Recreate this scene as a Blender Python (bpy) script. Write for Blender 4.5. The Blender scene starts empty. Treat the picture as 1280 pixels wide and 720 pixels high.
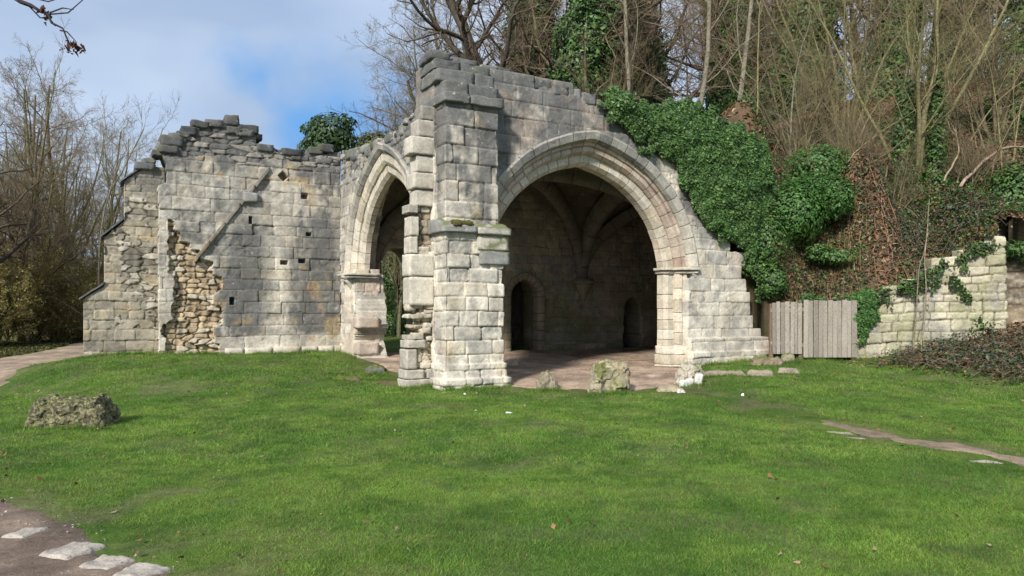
import bpy, math, random
import numpy as np
R = math.radians
random.seed(7); rng = np.random.default_rng(7)
SC = bpy.context.scene
COL = SC.collection
# ------------------------------------------------------------------ camera, sky, sun, exposure
cam = bpy.data.cameras.new('camera'); camo = bpy.data.objects.new('camera', cam); COL.objects.link(camo)
cam.lens = 36*900/1280; cam.sensor_width = 36; cam.shift_y = 30/1280; cam.clip_end = 1500; cam.clip_start = 0.05
camo.location = (0, 0, 1.6); camo.rotation_euler = (R(90), 0, 0); SC.camera = camo
SUN_EL, SUN_AZ = 34, 204          # azimuth of the sun measured clockwise from +Y
w = bpy.data.worlds.new('World'); SC.world = w; w.use_nodes = True
nt = w.node_tree; nt.nodes.clear()
def N(tree, t, **k):
    n = tree.nodes.new(t)
    for a, b in k.items():
        if a in n.bl_rna.properties: setattr(n, a, b)
        else: n.inputs[a.replace('_', ' ')].default_value = b
    return n
out = N(nt, 'ShaderNodeOutputWorld'); bg = N(nt, 'ShaderNodeBackground'); bg.inputs[1].default_value = 0.125
sky = N(nt, 'ShaderNodeTexSky'); sky.sky_type = 'NISHITA'; sky.sun_disc = False
sky.sun_elevation = R(SUN_EL); sky.sun_rotation = R(SUN_AZ); sky.air_density = 1.0; sky.dust_density = 0.6
tc = N(nt, 'ShaderNodeTexCoord'); mp = N(nt, 'ShaderNodeMapping'); mp.inputs['Scale'].default_value = (1, 1, 2.4)
mp.inputs['Location'].default_value = (0.3, 0.1, 0.45)
nz = N(nt, 'ShaderNodeTexNoise'); nz.inputs['Scale'].default_value = 2.3; nz.inputs['Detail'].default_value = 5; nz.inputs['Roughness'].default_value = .5
rp = N(nt, 'ShaderNodeValToRGB'); rp.color_ramp.elements[0].position = .36; rp.color_ramp.elements[1].position = .58
rp.color_ramp.elements[0].color = (.80, .80, .80, 1)
nz2 = N(nt, 'ShaderNodeTexNoise'); nz2.inputs['Scale'].default_value = 2.6; nz2.inputs['Detail'].default_value = 4; nz2.inputs['Roughness'].default_value = .42
cc = N(nt, 'ShaderNodeValToRGB'); cc.color_ramp.elements[0].color = (1.45, 1.85, 2.5, 1); cc.color_ramp.elements[1].color = (2.55, 2.95, 3.55, 1)
cc.color_ramp.elements[0].position = .34; cc.color_ramp.elements[1].position = .66
mx = N(nt, 'ShaderNodeMix', data_type='RGBA')
L = nt.links.new
L(tc.outputs['Generated'], mp.inputs[0]); L(mp.outputs[0], nz.inputs[0]); L(mp.outputs[0], nz2.inputs[0])
L(nz.outputs[0], rp.inputs[0]); L(nz2.outputs[0], cc.inputs[0])
L(rp.outputs[0], mx.inputs[0]); L(sky.outputs[0], mx.inputs[6]); L(cc.outputs[0], mx.inputs[7])
dm = N(nt, 'ShaderNodeMix', data_type='RGBA', blend_type='MULTIPLY'); dm.inputs[0].default_value = 1; dm.inputs[7].default_value = (.42, .5, .62, 1)
L(sky.outputs[0], dm.inputs[6]); L(dm.outputs[2], mx.inputs[6])
# gaps of blue between the clouds
last = mx.outputs[2]
for gx, gz, r0, r1 in ((-.245, .262, .02, .115), (-.36, .33, .0, .06), (-.31, .235, .0, .055), (.35, .30, .02, .16), (-.15, .26, .0, .08)):
    dv = N(nt, 'ShaderNodeVectorMath', operation='DISTANCE'); nn_ = (1+gx*gx+gz*gz)**.5; dv.inputs[1].default_value = (gx/nn_, 1/nn_, gz/nn_)
    ng = N(nt, 'ShaderNodeTexNoise'); ng.inputs['Scale'].default_value = 9; ng.inputs['Detail'].default_value = 3; L(tc.outputs['Generated'], ng.inputs[0])
    ad = N(nt, 'ShaderNodeMath', operation='MULTIPLY_ADD'); ad.inputs[1].default_value = .22; L(ng.outputs[0], ad.inputs[0]); L(dv.outputs['Value'], ad.inputs[2])
    mr = N(nt, 'ShaderNodeMapRange', interpolation_type='SMOOTHSTEP'); mr.inputs[1].default_value = r0+.06; mr.inputs[2].default_value = r1+.115; mr.inputs[3].default_value = .7; mr.inputs[4].default_value = 0; L(ad.outputs[0], mr.inputs[0])
    L(tc.outputs['Generated'], dv.inputs[0])
    gm = N(nt, 'ShaderNodeMix', data_type='RGBA'); gm.inputs[7].default_value = (.40, 1.35, 2.9, 1); L(mr.outputs[0], gm.inputs[0]); L(last, gm.inputs[6]); last = gm.outputs[2]
L(last, bg.inputs[0]); L(bg.outputs[0], out.inputs[0])
sl = bpy.data.lights.new('sun', 'SUN'); sl.energy = 2.6; sl.angle = R(7); sl.color = (1, .95, .88)
so = bpy.data.objects.new('sun', sl); COL.objects.link(so); so.rotation_euler = (R(90-SUN_EL), 0, R(180-SUN_AZ)+math.pi)
so.rotation_euler = (R(90-SUN_EL), 0, R(-SUN_AZ)+math.pi)
vs = SC.view_settings; vs.view_transform = 'Standard'; vs.look = 'None'; vs.gamma = 1; vs.exposure = 1.27; vs.use_curve_mapping = False
SC.render.resolution_x = 1024; SC.render.resolution_y = 576

# ------------------------------------------------------------------ numpy helpers
def hsh(a, b, c, s=0):
    a = np.asarray(a).astype(np.int64); b = np.asarray(b).astype(np.int64); c = np.asarray(c).astype(np.int64)
    h = (a*374761393 + b*668265263 + c*2147483647 + s*1274126177) & 0xffffffff
    h = ((h ^ (h >> 13))*1274126177) & 0xffffffff
    h = ((h ^ (h >> 16))*2246822519) & 0xffffffff
    h = h ^ (h >> 15)
    return (h & 0xffffff)/float(0xffffff)
def vn(x, y, z=0.0, s=0):
    x, y, z = np.broadcast_arrays(np.asarray(x, float), np.asarray(y, float), np.asarray(z, float))
    xi, yi, zi = np.floor(x), np.floor(y), np.floor(z)
    fx, fy, fz = x-xi, y-yi, z-zi
    fx, fy, fz = [f*f*(3-2*f) for f in (fx, fy, fz)]
    r = 0
    for dx in (0, 1):
        for dy in (0, 1):
            for dz in (0, 1):
                wgt = (fx if dx else 1-fx)*(fy if dy else 1-fy)*(fz if dz else 1-fz)
                r = r + wgt*hsh(xi+dx, yi+dy, zi+dz, s)
    return r
def fbm(x, y, z=0.0, s=0, o=4):
    a, t, f, r = .5, 0, 1., 0
    for i in range(o):
        r = r + a*vn(np.asarray(x)*f, np.asarray(y)*f, np.asarray(z)*f, s+i*17); t += a; a *= .5; f *= 2.03
    return r/t
def sst(a, b, x):
    t = np.clip((x-a)/(b-a), 0, 1); return t*t*(3-2*t)
def lerp(a, b, t): return a+(b-a)*t
def inpoly(x, y, poly):
    r = np.zeros(np.shape(x), bool); n = len(poly); j = n-1
    for i in range(n):
        xi, yi = poly[i]; xj, yj = poly[j]
        c = ((yi > y) != (yj > y)) & (x < (xj-xi)*(y-yi)/((yj-yi) if yj != yi else 1e-9)+xi)
        r ^= c; j = i
    return r
def dpoly(x, y, poly, closed=True):
    d = np.full(np.shape(x), 1e9); n = len(poly)
    for i in range(n if closed else n-1):
        ax, ay = poly[i]; bx, by = poly[(i+1) % n]
        vx, vy = bx-ax, by-ay; t = np.clip(((x-ax)*vx+(y-ay)*vy)/(vx*vx+vy*vy+1e-12), 0, 1)
        d = np.minimum(d, np.hypot(x-ax-t*vx, y-ay-t*vy))
    return d

# ------------------------------------------------------------------ object helpers
def tag(o, label=None, cat=None, group=None, kind=None):
    if label: o['label'] = label
    if cat: o['category'] = cat
    if group: o['group'] = group
    if kind: o['kind'] = kind
    return o
def empty(name, loc=(0, 0, 0), rz=0, **k):
    o = bpy.data.objects.new(name, None); COL.objects.link(o); o.location = loc; o.rotation_euler = (0, 0, rz); o.empty_display_size = .2
    return tag(o, **k)
def mk(name, V, F, mat, parent=None, col=None, ed=None, smooth=False):
    V = np.asarray(V, np.float32); me = bpy.data.meshes.new(name)
    Fs = F if isinstance(F, (list, tuple)) and len(F) and isinstance(F[0], np.ndarray) and F[0].ndim == 2 else [np.asarray(F)]
    Fs = [np.asarray(f, np.int32) for f in Fs if len(f)]
    me.vertices.add(len(V)); me.vertices.foreach_set('co', V.ravel())
    nl = sum(f.size for f in Fs); npoly = sum(len(f) for f in Fs)
    me.loops.add(nl); me.polygons.add(npoly)
    me.loops.foreach_set('vertex_index', np.concatenate([f.ravel() for f in Fs]))
    tot = np.concatenate([np.full(len(f), f.shape[1], np.int32) for f in Fs])
    st = np.concatenate([[0], np.cumsum(tot)[:-1]]).astype(np.int32)
    me.polygons.foreach_set('loop_start', st)
    me.polygons.foreach_set('use_smooth', np.full(npoly, bool(smooth)))
    me.update(calc_edges=True); me.validate()
    if col is not None:
        a = me.attributes.new('Col', 'FLOAT_COLOR', 'POINT'); c = np.ones((len(V), 4), np.float32); c[:, :3] = col
        a.data.foreach_set('color', c.ravel())
    if ed is not None:
        a = me.attributes.new('ed', 'FLOAT', 'POINT'); a.data.foreach_set('value', np.asarray(ed, np.float32))
    me.materials.append(mat)
    o = bpy.data.objects.new(name, me); COL.objects.link(o)
    if parent is not None: o.parent = parent
    return o
def join(parts):
    """parts: list of (V, F, col, ed) with same face size -> merged"""
    Vs, Fs, Cs, Es, n = [], [], [], [], 0
    for V, F, c, e in parts:
        V = np.asarray(V, float); Vs.append(V); Fs.append(np.asarray(F)+n)
        Cs.append(np.broadcast_to(np.asarray(c, float), (len(V), 3))); Es.append(np.broadcast_to(np.asarray(e, float), (len(V),))); n += len(V)
    return np.concatenate(Vs), np.concatenate(Fs), np.concatenate(Cs), np.concatenate(Es)

# ------------------------------------------------------------------ materials
def newmat(name):
    m = bpy.data.materials.new(name); m.use_nodes = True; t = m.node_tree; t.nodes.clear()
    o = N(t, 'ShaderNodeOutputMaterial'); b = N(t, 'ShaderNodeBsdfPrincipled'); t.links.new(b.outputs[0], o.inputs[0])
    b.inputs['Specular IOR Level'].default_value = .25
    return m, t, b, o
def ramp(t, src, p0, p1, c0=(0, 0, 0, 1), c1=(1, 1, 1, 1)):
    r = N(t, 'ShaderNodeValToRGB'); e = r.color_ramp.elements
    e[0].position = p0; e[1].position = p1; e[0].color = c0; e[1].color = c1
    t.links.new(src, r.inputs[0]); return r.outputs[0]
def mixc(t, f, a, b, mode='MIX'):
    m = N(t, 'ShaderNodeMix', data_type='RGBA', blend_type=mode)
    for s, v in ((0, f), (6, a), (7, b)):
        if hasattr(v, 'links') or isinstance(v, bpy.types.NodeSocket): t.links.new(v, m.inputs[s])
        else: m.inputs[s].default_value = v
    return m.outputs[2]
def noise(t, scale, detail=4, rough=.6, vec=None, dim='3D'):
    n = N(t, 'ShaderNodeTexNoise'); n.inputs['Scale'].default_value = scale; n.inputs['Detail'].default_value = detail; n.inputs['Roughness'].default_value = rough
    if vec: t.links.new(vec, n.inputs[0])
    return n.outputs[0]
def g4(v): return (v, v, v, 1)
def math2(t, op, a, b):
    m = N(t, 'ShaderNodeMath', operation=op)
    for i, v in enumerate((a, b)):
        if isinstance(v, bpy.types.NodeSocket): t.links.new(v, m.inputs[i])
        else: m.inputs[i].default_value = v
    return m.outputs[0]
def make_stone(name, lichen=.5, moss=0.0, edge=True, bump=.5, speck=0):
    m, t, b, o = newmat(name)
    geo = N(t, 'ShaderNodeNewGeometry'); P = geo.outputs['Position']
    at = N(t, 'ShaderNodeAttribute', attribute_name='Col'); c = at.outputs['Color']
    n1 = noise(t, 3.1, 6, .62, P); n2 = noise(t, 17, 6, .7, P); n3 = noise(t, 75, 4, .7, P)
    c = mixc(t, 1, c, ramp(t, n1, .3, .72, g4(.72), g4(1.22)), 'MULTIPLY')
    c = mixc(t, 1, c, ramp(t, n2, .32, .7, g4(.78), g4(1.16)), 'MULTIPLY')
    c = mixc(t, 1, c, ramp(t, n3, .3, .7, g4(.8), g4(1.17)), 'MULTIPLY')
    # warm iron tint patches
    n4 = noise(t, 1.7, 3, .5, P)
    c = mixc(t, ramp(t, n4, .55, .75, g4(0), g4(.28)), c, mixc(t, 1, c, (1.08, .93, .72, 1), 'MULTIPLY'))
    # pale lichen rosettes
    n5 = noise(t, 9, 5, .75, P)
    c = mixc(t, ramp(t, n5, .615, .66, g4(0), g4(lichen)), c, (.46, .45, .40, 1))
    n5b = noise(t, 13, 5, .75, N(t, 'ShaderNodeVectorMath', operation='ADD').outputs[0] if False else P)
    # pits
    vo = N(t, 'ShaderNodeTexNoise'); vo.inputs['Scale'].default_value = 38; vo.inputs['Detail'].default_value = 3; t.links.new(P, vo.inputs[0])
    pit = ramp(t, vo.outputs[0], .30, .38, g4(.5), g4(1))
    c = mixc(t, 1, c, pit, 'MULTIPLY')
    h = math2(t, 'ADD', math2(t, 'MULTIPLY', n2, .6), math2(t, 'MULTIPLY', n3, .22))
    h = math2(t, 'ADD', h, math2(t, 'MULTIPLY', pit, .12))
    if edge:
        ae = N(t, 'ShaderNodeAttribute', attribute_name='ed')
        em = ramp(t, ae.outputs['Fac'], .0015, .0085, g4(0), g4(1))
        em2 = math2(t, 'ADD', em, math2(t, 'MULTIPLY', ramp(t, noise(t, 5, 3, .6, P), .47, .66), .75))
        cl = N(t, 'ShaderNodeClamp'); t.links.new(em2, cl.inputs[0])
        c = mixc(t, cl.outputs[0], mixc(t, 1, c, (.42, .37, .30, 1), 'MULTIPLY'), c)
        h = math2(t, 'ADD', h, math2(t, 'MULTIPLY', em, .5))
    if moss:
        nm = noise(t, 2.6, 5, .6, P)
        sep = N(t, 'ShaderNodeSeparateXYZ'); t.links.new(geo.outputs['Normal'], sep.inputs[0])
        k = math2(t, 'ADD', nm, math2(t, 'MULTIPLY', sep.outputs[2], .18))
        c = mixc(t, ramp(t, k, .56, .66, g4(0), g4(moss)), c, mixc(t, n3, (.05, .075, .012, 1), (.14, .16, .03, 1)))
    if speck:
        s1 = noise(t, 14, 6, .8, P); s2 = noise(t, 26, 5, .75, P)
        c = mixc(t, ramp(t, s1, .47, .55, g4(speck), g4(0)), c, (.022, .022, .016, 1)); c = mixc(t, ramp(t, s2, .55, .6, g4(0), g4(speck*.8)), c, (.36, .35, .16, 1))
    t.links.new(c, b.inputs['Base Color']); b.inputs['Roughness'].default_value = .93; b.inputs['Specular IOR Level'].default_value = .15
    bp = N(t, 'ShaderNodeBump'); bp.inputs['Strength'].default_value = bump; bp.inputs['Distance'].default_value = .03
    t.links.new(h, bp.inputs['Height']); t.links.new(bp.outputs[0], b.inputs['Normal'])
    return m
M = {}
M['stone'] = make_stone('limestone', .45)
M['stone_dark'] = make_stone('limestone_lichened', .8, .25)
M['boulder'] = make_stone('mossy_boulder', .5, .9, False, .9)
M['speckled'] = make_stone('lichen_boulder', .3, .5, False, 1.0, .8)
M['slab'] = make_stone('bare_stone', .1, 0, False, .6)
M['moss_stone'] = make_stone('mossy_ledge', .5, .75)
def attr_mat(name, rough=.6, spec=.3, trans=0, nscale=20, amp=.35, bump=0):
    m, t, b, o = newmat(name)
    at = N(t, 'ShaderNodeAttribute', attribute_name='Col'); geo = N(t, 'ShaderNodeNewGeometry')
    n = noise(t, nscale, 3, .6, geo.outputs['Position'])
    c = mixc(t, 1, at.outputs['Color'], ramp(t, n, .3, .7, g4(1-amp), g4(1+amp)), 'MULTIPLY')
    t.links.new(c, b.inputs['Base Color']); b.inputs['Roughness'].default_value = rough; b.inputs['Specular IOR Level'].default_value = spec
    if trans:
        tr = N(t, 'ShaderNodeBsdfTranslucent'); t.links.new(mixc(t, 1, c, (1.3, 1.5, .5, 1), 'MULTIPLY'), tr.inputs[0])
        ms = N(t, 'ShaderNodeMixShader'); ms.inputs[0].default_value = trans
        t.links.new(b.outputs[0], ms.inputs[1]); t.links.new(tr.outputs[0], ms.inputs[2]); t.links.new(ms.outputs[0], o.inputs[0])
    if bump:
        bp = N(t, 'ShaderNodeBump'); bp.inputs['Strength'].default_value = bump; bp.inputs['Distance'].default_value = .02
        t.links.new(n, bp.inputs['Height']); t.links.new(bp.outputs[0], b.inputs['Normal'])
    return m
M['grass'] = attr_mat('grass_blades', .55, .3, .3, 1.5, .2)
M['leaf'] = attr_mat('evergreen_leaf', .5, .35, .15, 9, .3)
M['dry'] = attr_mat('dead_leaf', .8, .15, .15, 9, .3)
M['bark'] = attr_mat('bark', .9, .1, 0, 14, .45, .5)
M['wood'] = attr_mat('weathered_wood', .85, .15, 0, 30, .25, .3)
def ground_mat(name, attr=True):
    m, t, b, o = newmat(name)
    geo = N(t, 'ShaderNodeNewGeometry'); P = geo.outputs['Position']
    at = N(t, 'ShaderNodeAttribute', attribute_name='Col'); c = at.outputs['Color']
    n1 = noise(t, 1.1, 5, .6, P); n2 = noise(t, 9, 5, .65, P); n3 = noise(t, 60, 4, .7, P)
    for n, a, z in ((n1, .8, 1.18), (n2, .75, 1.22), (n3, .7, 1.3)):
        c = mixc(t, 1, c, ramp(t, n, .3, .7, g4(a), g4(z)), 'MULTIPLY')
    # small pale pebbles and grit
    v = N(t, 'ShaderNodeTexVoronoi'); v.inputs['Scale'].default_value = 22; t.links.new(P, v.inputs[0])
    pb = ramp(t, v.outputs['Distance'], .10, .16, g4(.5), g4(0))
    c = mixc(t, math2(t, 'MULTIPLY', pb, ramp(t, n2, .52, .6)), c, (.36, .31, .25, 1))
    t.links.new(c, b.inputs['Base Color']); b.inputs['Roughness'].default_value = .95; b.inputs['Specular IOR Level'].default_value = .1
    bp = N(t, 'ShaderNodeBump'); bp.inputs['Strength'].default_value = .6; bp.inputs['Distance'].default_value = .03
    t.links.new(math2(t, 'ADD', n2, math2(t, 'MULTIPLY', n3, .5)), bp.inputs['Height']); t.links.new(bp.outputs[0], b.inputs['Normal'])
    return m
M['ground'] = ground_mat('soil')

# ------------------------------------------------------------------ plan frame of the ruin
OX, OY = -1.227, 13.3; E1 = np.array((.8762, .4819)); E2 = np.array((-.4819, .8762))
def UV(u, v): return (OX+E1[0]*u+E2[0]*v, OY+E1[1]*u+E2[1]*v)
def toUV(x, y): return ((x-OX)*E1[0]+(y-OY)*E1[1], (x-OX)*E2[0]+(y-OY)*E2[1])
class RBF:
    def __init__(s, pts, c=1.2):
        p = np.array(pts, float); s.p = p[:, :2]; s.c = c; n = len(p)
        d = np.hypot(*(s.p[:, None]-s.p[None]).transpose(2, 0, 1)); A = np.zeros((n+1, n+1))
        A[:n, :n] = -np.sqrt(d*d+c*c); A[n, :n] = 1; A[:n, n] = 1; A[:n, :n] -= np.eye(n)*.05
        s.w = np.linalg.solve(A, np.append(p[:, 2], 0))
    def __call__(s, x, y):
        x = np.asarray(x, float); y = np.asarray(y, float); r = np.full(np.broadcast(x, y).shape, s.w[-1])
        for (a, b), w_ in zip(s.p, s.w[:-1]): r = r-w_*np.sqrt((x-a)**2+(y-b)**2+s.c**2)
        return r
gp = [(-30, -10, 0), (0, -10, 0), (30, -10, 0), (-10, 0, 0), (0, 0, 0), (10, 0, 0), (-5, 5, 0), (0, 5, 0), (5, 5, 0), (-10, 6, 0), (10, 6, 0),
      (-6, 9, .02), (0, 9, .02), (5, 9, .02), (-10.5, 10, .03), (0, 11, .06), (-1, 13, .14), (3, 13.2, .15), (6, 15, .3), (6, 17.3, .4), (8.3, 17.4, .42),
      (11.8, 16.9, 1.1), (9, 16, .28), (9.8, 13.2, .1), (11.4, 16, .75), (13, 13, .8), (7.5, 12, .08), (-8.4, 16.7, .58), (-4.5, 18.8, .54), (-6, 14, .33), (-9.6, 16.1, .52),
      (-3, 15, .30), (-2, 13.3, .18), (-9.9, 13.9, .1), (-12.4, 19.3, .1), (-14, 26, .1), (3, 18, .28), (7, 21, .32), (0, 19, .35), (10, 22, .4),
      (-6, 22, .4), (-3, 28, .8), (-12, 40, .3), (-30, 40, .3), (-30, 15, 0), (20, 10, 1.5), (20, 20, 2.5), (0, 60, 2), (40, 40, 3), (-60, 100, 1), (60, 100, 4)]
G0 = RBF(gp)
def G(x, y): return G0(x, y)+(fbm(np.asarray(x)*.9, np.asarray(y)*.9, 0, 3, 3)-.5)*.07*sst(2, 6, np.asarray(y))
hp = [(*UV(1, 1.1), 6.1), (*UV(4, 1.1), 6.15), (*UV(6.5, 1.2), 6.1), (*UV(1, 6.5), 5.6), (*UV(4, 4), 5.9), (*UV(8, 1.5), 5.8), (6.4, 18.5, 4.8), (7.0, 18.1, 2.6), (8.4, 18.0, 2.1),
      (8.9, 18.3, 2.6), (10, 18, 2.9), (11.8, 17.6, 3.2), (13.5, 17.5, 3.4), (7.5, 19.7, 4.5), (6.6, 21.4, 5.9), (8.6, 21, 5.1), (10, 20, 4.5), (11.3, 20, 4.6), (9.5, 23, 6.2), (16, 24, 7.7), (10, 28, 8.6), (5, 28, 7.8), (9, 36, 10.0), (20, 36, 13),
      (0, 35, 7.5), (-5, 42, 6), (-5, 30, 3.5), (20, 18, 5), (32, 30, 12), (9, 60, 11), (35, 60, 16), (-20, 60, 4), (-22, 42, 1), (14, 15, 1.6), (20, 12, 2.2), (40, 10, 6), (5, 22, 6.4), (60, 60, 18), (0, 90, 10), (60, 100, 18)]
H0 = RBF(hp)
def H(x, y):
    x = np.asarray(x, float); y = np.asarray(y, float)
    return H0(x, y)+(fbm(x*.8, y*.8, 0, 9, 4)-.5)*.45+(fbm(x*3, y*3, 0, 19, 3)-.5)*.12

def gridmesh(xs, ys, zf, keep=None):
    X, Y = np.meshgrid(xs, ys); Z = zf(X, Y); n, m_ = X.shape
    idx = np.arange(n*m_).reshape(n, m_)
    F = np.stack([idx[:-1, :-1], idx[:-1, 1:], idx[1:, 1:], idx[1:, :-1]], -1).reshape(-1, 4)
    V = np.stack([X, Y, Z], -1).reshape(-1, 3)
    if keep is not None:
        k = keep(X, Y).ravel(); F = F[k[F].all(1)]
    used = np.unique(F); mp_ = np.full(len(V), -1); mp_[used] = np.arange(len(used))
    return V[used], mp_[F]
def spaced(a, b, c, mn, k):
    r = [c]
    while r[-1] < b: r.append(r[-1]+max(mn, k*abs(r[-1]-c)))
    q = [c]
    while q[-1] > a: q.append(q[-1]-max(mn, k*abs(q[-1]-c)))
    return np.array(q[:0:-1]+r)
# dirt areas
P_LEFT = [(-9.9, 13.9), (-11.0, 16.5), (-12.2, 19.3), (-14.0, 24.5), (-15.5, 34), (-20.5, 34), (-18.3, 28), (-17.6, 24.5), (-17.4, 20), (-16, 14), (-13, 9.5), (-10.6, 10.5)]
P_NEAR = [(-4.3, 6.05), (-3.6, 5.5), (-2.8, 4.9), (-2.0, 4.36), (-.9, 3.7), (0, 2), (-3, 1), (-9, 4), (-9, 8), (-5.6, 6.8)]
P_TRACK = [(2.95, 13.7), (3.62, 12.3), (4.02, 11), (4.22, 9.85), (4.75, 8.72), (5.3, 7.5), (6.5, 5.3), (7.1, 5.5), (5.72, 7.75), (5.02, 8.95), (4.42, 10.1), (4.16, 11.2), (3.74, 12.5), (3.1, 13.9)]
P_APRON = [UV(-.1, 1.0), UV(-.1, 5.2), UV(.6, 6.6), UV(11, 6.6), UV(11, 1.0), UV(6.2, .7), (3.7, 14.7), (3.4, 13.9), (2.85, 13.6), (2.5, 13.45), (1.6, 13.35), (1.2, 13.7), (.5, 13.75), (.15, 13.7), UV(1.3, .4)]
dirt = [P_LEFT, P_NEAR, P_TRACK, P_APRON]
def dirtness(x, y):
    wob = (fbm(x*3, y*3, 0, 5, 3)-.5)*.5; d = np.full(np.shape(x), -9.)
    for p in dirt:
        s = np.where(inpoly(x, y, p), 1, -1)*dpoly(x, y, p); d = np.maximum(d, s)
    return d+wob*np.where(d > -1, 1, 0)*.7
def grass_tone(x, y):
    a = fbm(x*1.1, y*1.1, 0, 31, 4); b = fbm(x*6, y*6, 0, 37, 3)
    g = lerp(np.array((.084, .172, .026))[None], np.array((.152, .246, .040))[None], sst(.3, .7, a*.6+b*.4)[:, None])
    g = lerp(g, np.array((.055, .130, .02))[None], (sst(.5, .75, fbm(x*3.5, y*3.5, 0, 41, 3))*.6)[:, None])
    return g
def litter_zone(x, y):   # bank on the right where lawn becomes leaf litter
    foot = [(8.4, 17.5), (9.5, 16.75), (10.2, 15.6), (10.5, 13.6), (12.6, 10.5), (30, 10), (30, 30), (8.2, 30)]
    return np.where(inpoly(x, y, foot), 1, -1)*dpoly(x, y, foot)+(fbm(x*2, y*2, 0, 77, 3)-.5)*.8
LIT = np.array((.13, .085, .05)); SOIL = np.array((.055, .042, .028)); DIRT = np.array((.31, .235, .17))
xs = spaced(-180, 180, 0, .09, .012); xs = xs
ys = np.concatenate([np.arange(-30, 3, 1.5), spaced(3, 260, 3, .07, .012)[1:]])
V, F = gridmesh(xs, ys, G)
dd = dirtness(V[:, 0], V[:, 1]); gt = grass_tone(V[:, 0], V[:, 1])*.55
c = lerp(gt, SOIL[None]*2.6, sst(.35, .7, fbm(V[:, 0]*2.5, V[:, 1]*2.5, 0, 88, 3))[:, None]*.45)
c = lerp(c, LIT[None], sst(-.2, .3, litter_zone(V[:, 0], V[:, 1]))[:, None])
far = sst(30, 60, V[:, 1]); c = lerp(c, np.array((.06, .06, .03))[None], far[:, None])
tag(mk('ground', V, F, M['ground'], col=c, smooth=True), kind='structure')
def drape(name, poly, res, dc, kind='structure', hf=G, lift=.02, edge=.12):
    p = np.array(poly); V, F = gridmesh(np.arange(p[:, 0].min()-.3, p[:, 0].max()+.3, res), np.arange(p[:, 1].min()-.3, p[:, 1].max()+.3, res), hf,
                                        lambda x, y: (np.where(inpoly(x, y, poly), 1, -1)*dpoly(x, y, poly)) > -.25)
    x, y = V[:, 0], V[:, 1]
    d = np.where(inpoly(x, y, poly), 1, -1)*dpoly(x, y, poly)+(fbm(x*3, y*3, 0, 5, 3)-.5)*.35
    V[:, 2] += np.clip(d*.15, -.03, lift)+(fbm(x*5, y*5, 0, 55, 3)-.5)*.02*(d > .1)
    t = fbm(x*1.4, y*1.4, 0, 61, 4)*.6+.4*fbm(x*6, y*6, 0, 62, 4); t2 = fbm(x*2.7, y*2.7, 0, 63, 4)
    c = lerp(dc*.6, dc*1.2, sst(.3, .7, .5*t+.5*t2)[:, None])
    return tag(mk(name, V, F, M['ground'], col=c, smooth=True), kind=kind)
drape('path', P_LEFT, .12, DIRT); drape('path', P_NEAR, .05, np.array((.20, .15, .115))); drape('worn_track', P_TRACK[3:11], .05, DIRT*.85, lift=.006)
drape('earth_floor', P_APRON, .07, np.array((.38, .285, .21)))
# hillside sheet (covers the top of the vault as well)
HPOLY = [UV(.9, .95), UV(4, .95), UV(8.2, 1.0), (6.4, 18.0), (7.2, 17.8), (8.4, 17.72), (10.15, 17.5), (11.75, 17.32), (12.05, 17.95), (14.4, 17.35), (16, 14), (25, 12), (60, 10), (90, 200), (-60, 200), (-40, 45),
         (-9, 32), (-1, 30), (1.2, 24.5), UV(4.0, 8.0), UV(4.0, 6.9), UV(.9, 6.9)]
def hillmesh(res_fn):
    V, F = gridmesh(spaced(-60, 90, 7, .16, .03), spaced(12, 200, 19, .16, .03), H, lambda x, y: inpoly(x, y, HPOLY))
    return V, F
V, F = hillmesh(None)
# skirt down to the ground along the sheet's edge
E = np.sort(np.concatenate([F[:, [0, 1]], F[:, [1, 2]], F[:, [2, 3]], F[:, [3, 0]]]), 1); ue, cnt = np.unique(E, axis=0, return_counts=True); be = ue[cnt == 1]
bi = np.unique(be); mp_ = {int(a): len(V)+i for i, a in enumerate(bi)}
skV = V[bi].copy(); u_, v_ = toUV(skV[:, 0], skV[:, 1])
over = ((u_ > .5) & (u_ < 8.3) & (v_ < 2)) | ((u_ > .5) & (u_ < 3.85) & (v_ < 7.6)); skV[:, 2] = np.where(over, skV[:, 2]-.8, G(skV[:, 0], skV[:, 1])-.3)
SKC = lerp(np.array((.03, .028, .018)), np.array((.045, .055, .02)), .5)
skF = np.array([(a, b, mp_[int(b)], mp_[int(a)]) for a, b in be])
c = lerp(LIT[None], SOIL[None]*1.1, sst(.4, .65, fbm(V[:, 0]*1.1, V[:, 1]*1.1, 0, 71, 4))[:, None])
c = lerp(c, np.array((.035, .06, .015))[None], sst(.58, .72, fbm(V[:, 0]*.6, V[:, 1]*.6, 0, 73, 4))[:, None]*.7)
tag(mk('hillside', np.vstack([V, skV]), np.vstack([F, skF]), M['ground'], col=np.vstack([c, np.broadcast_to(SKC, (len(bi), 3))]), smooth=True), kind='structure')

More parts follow.
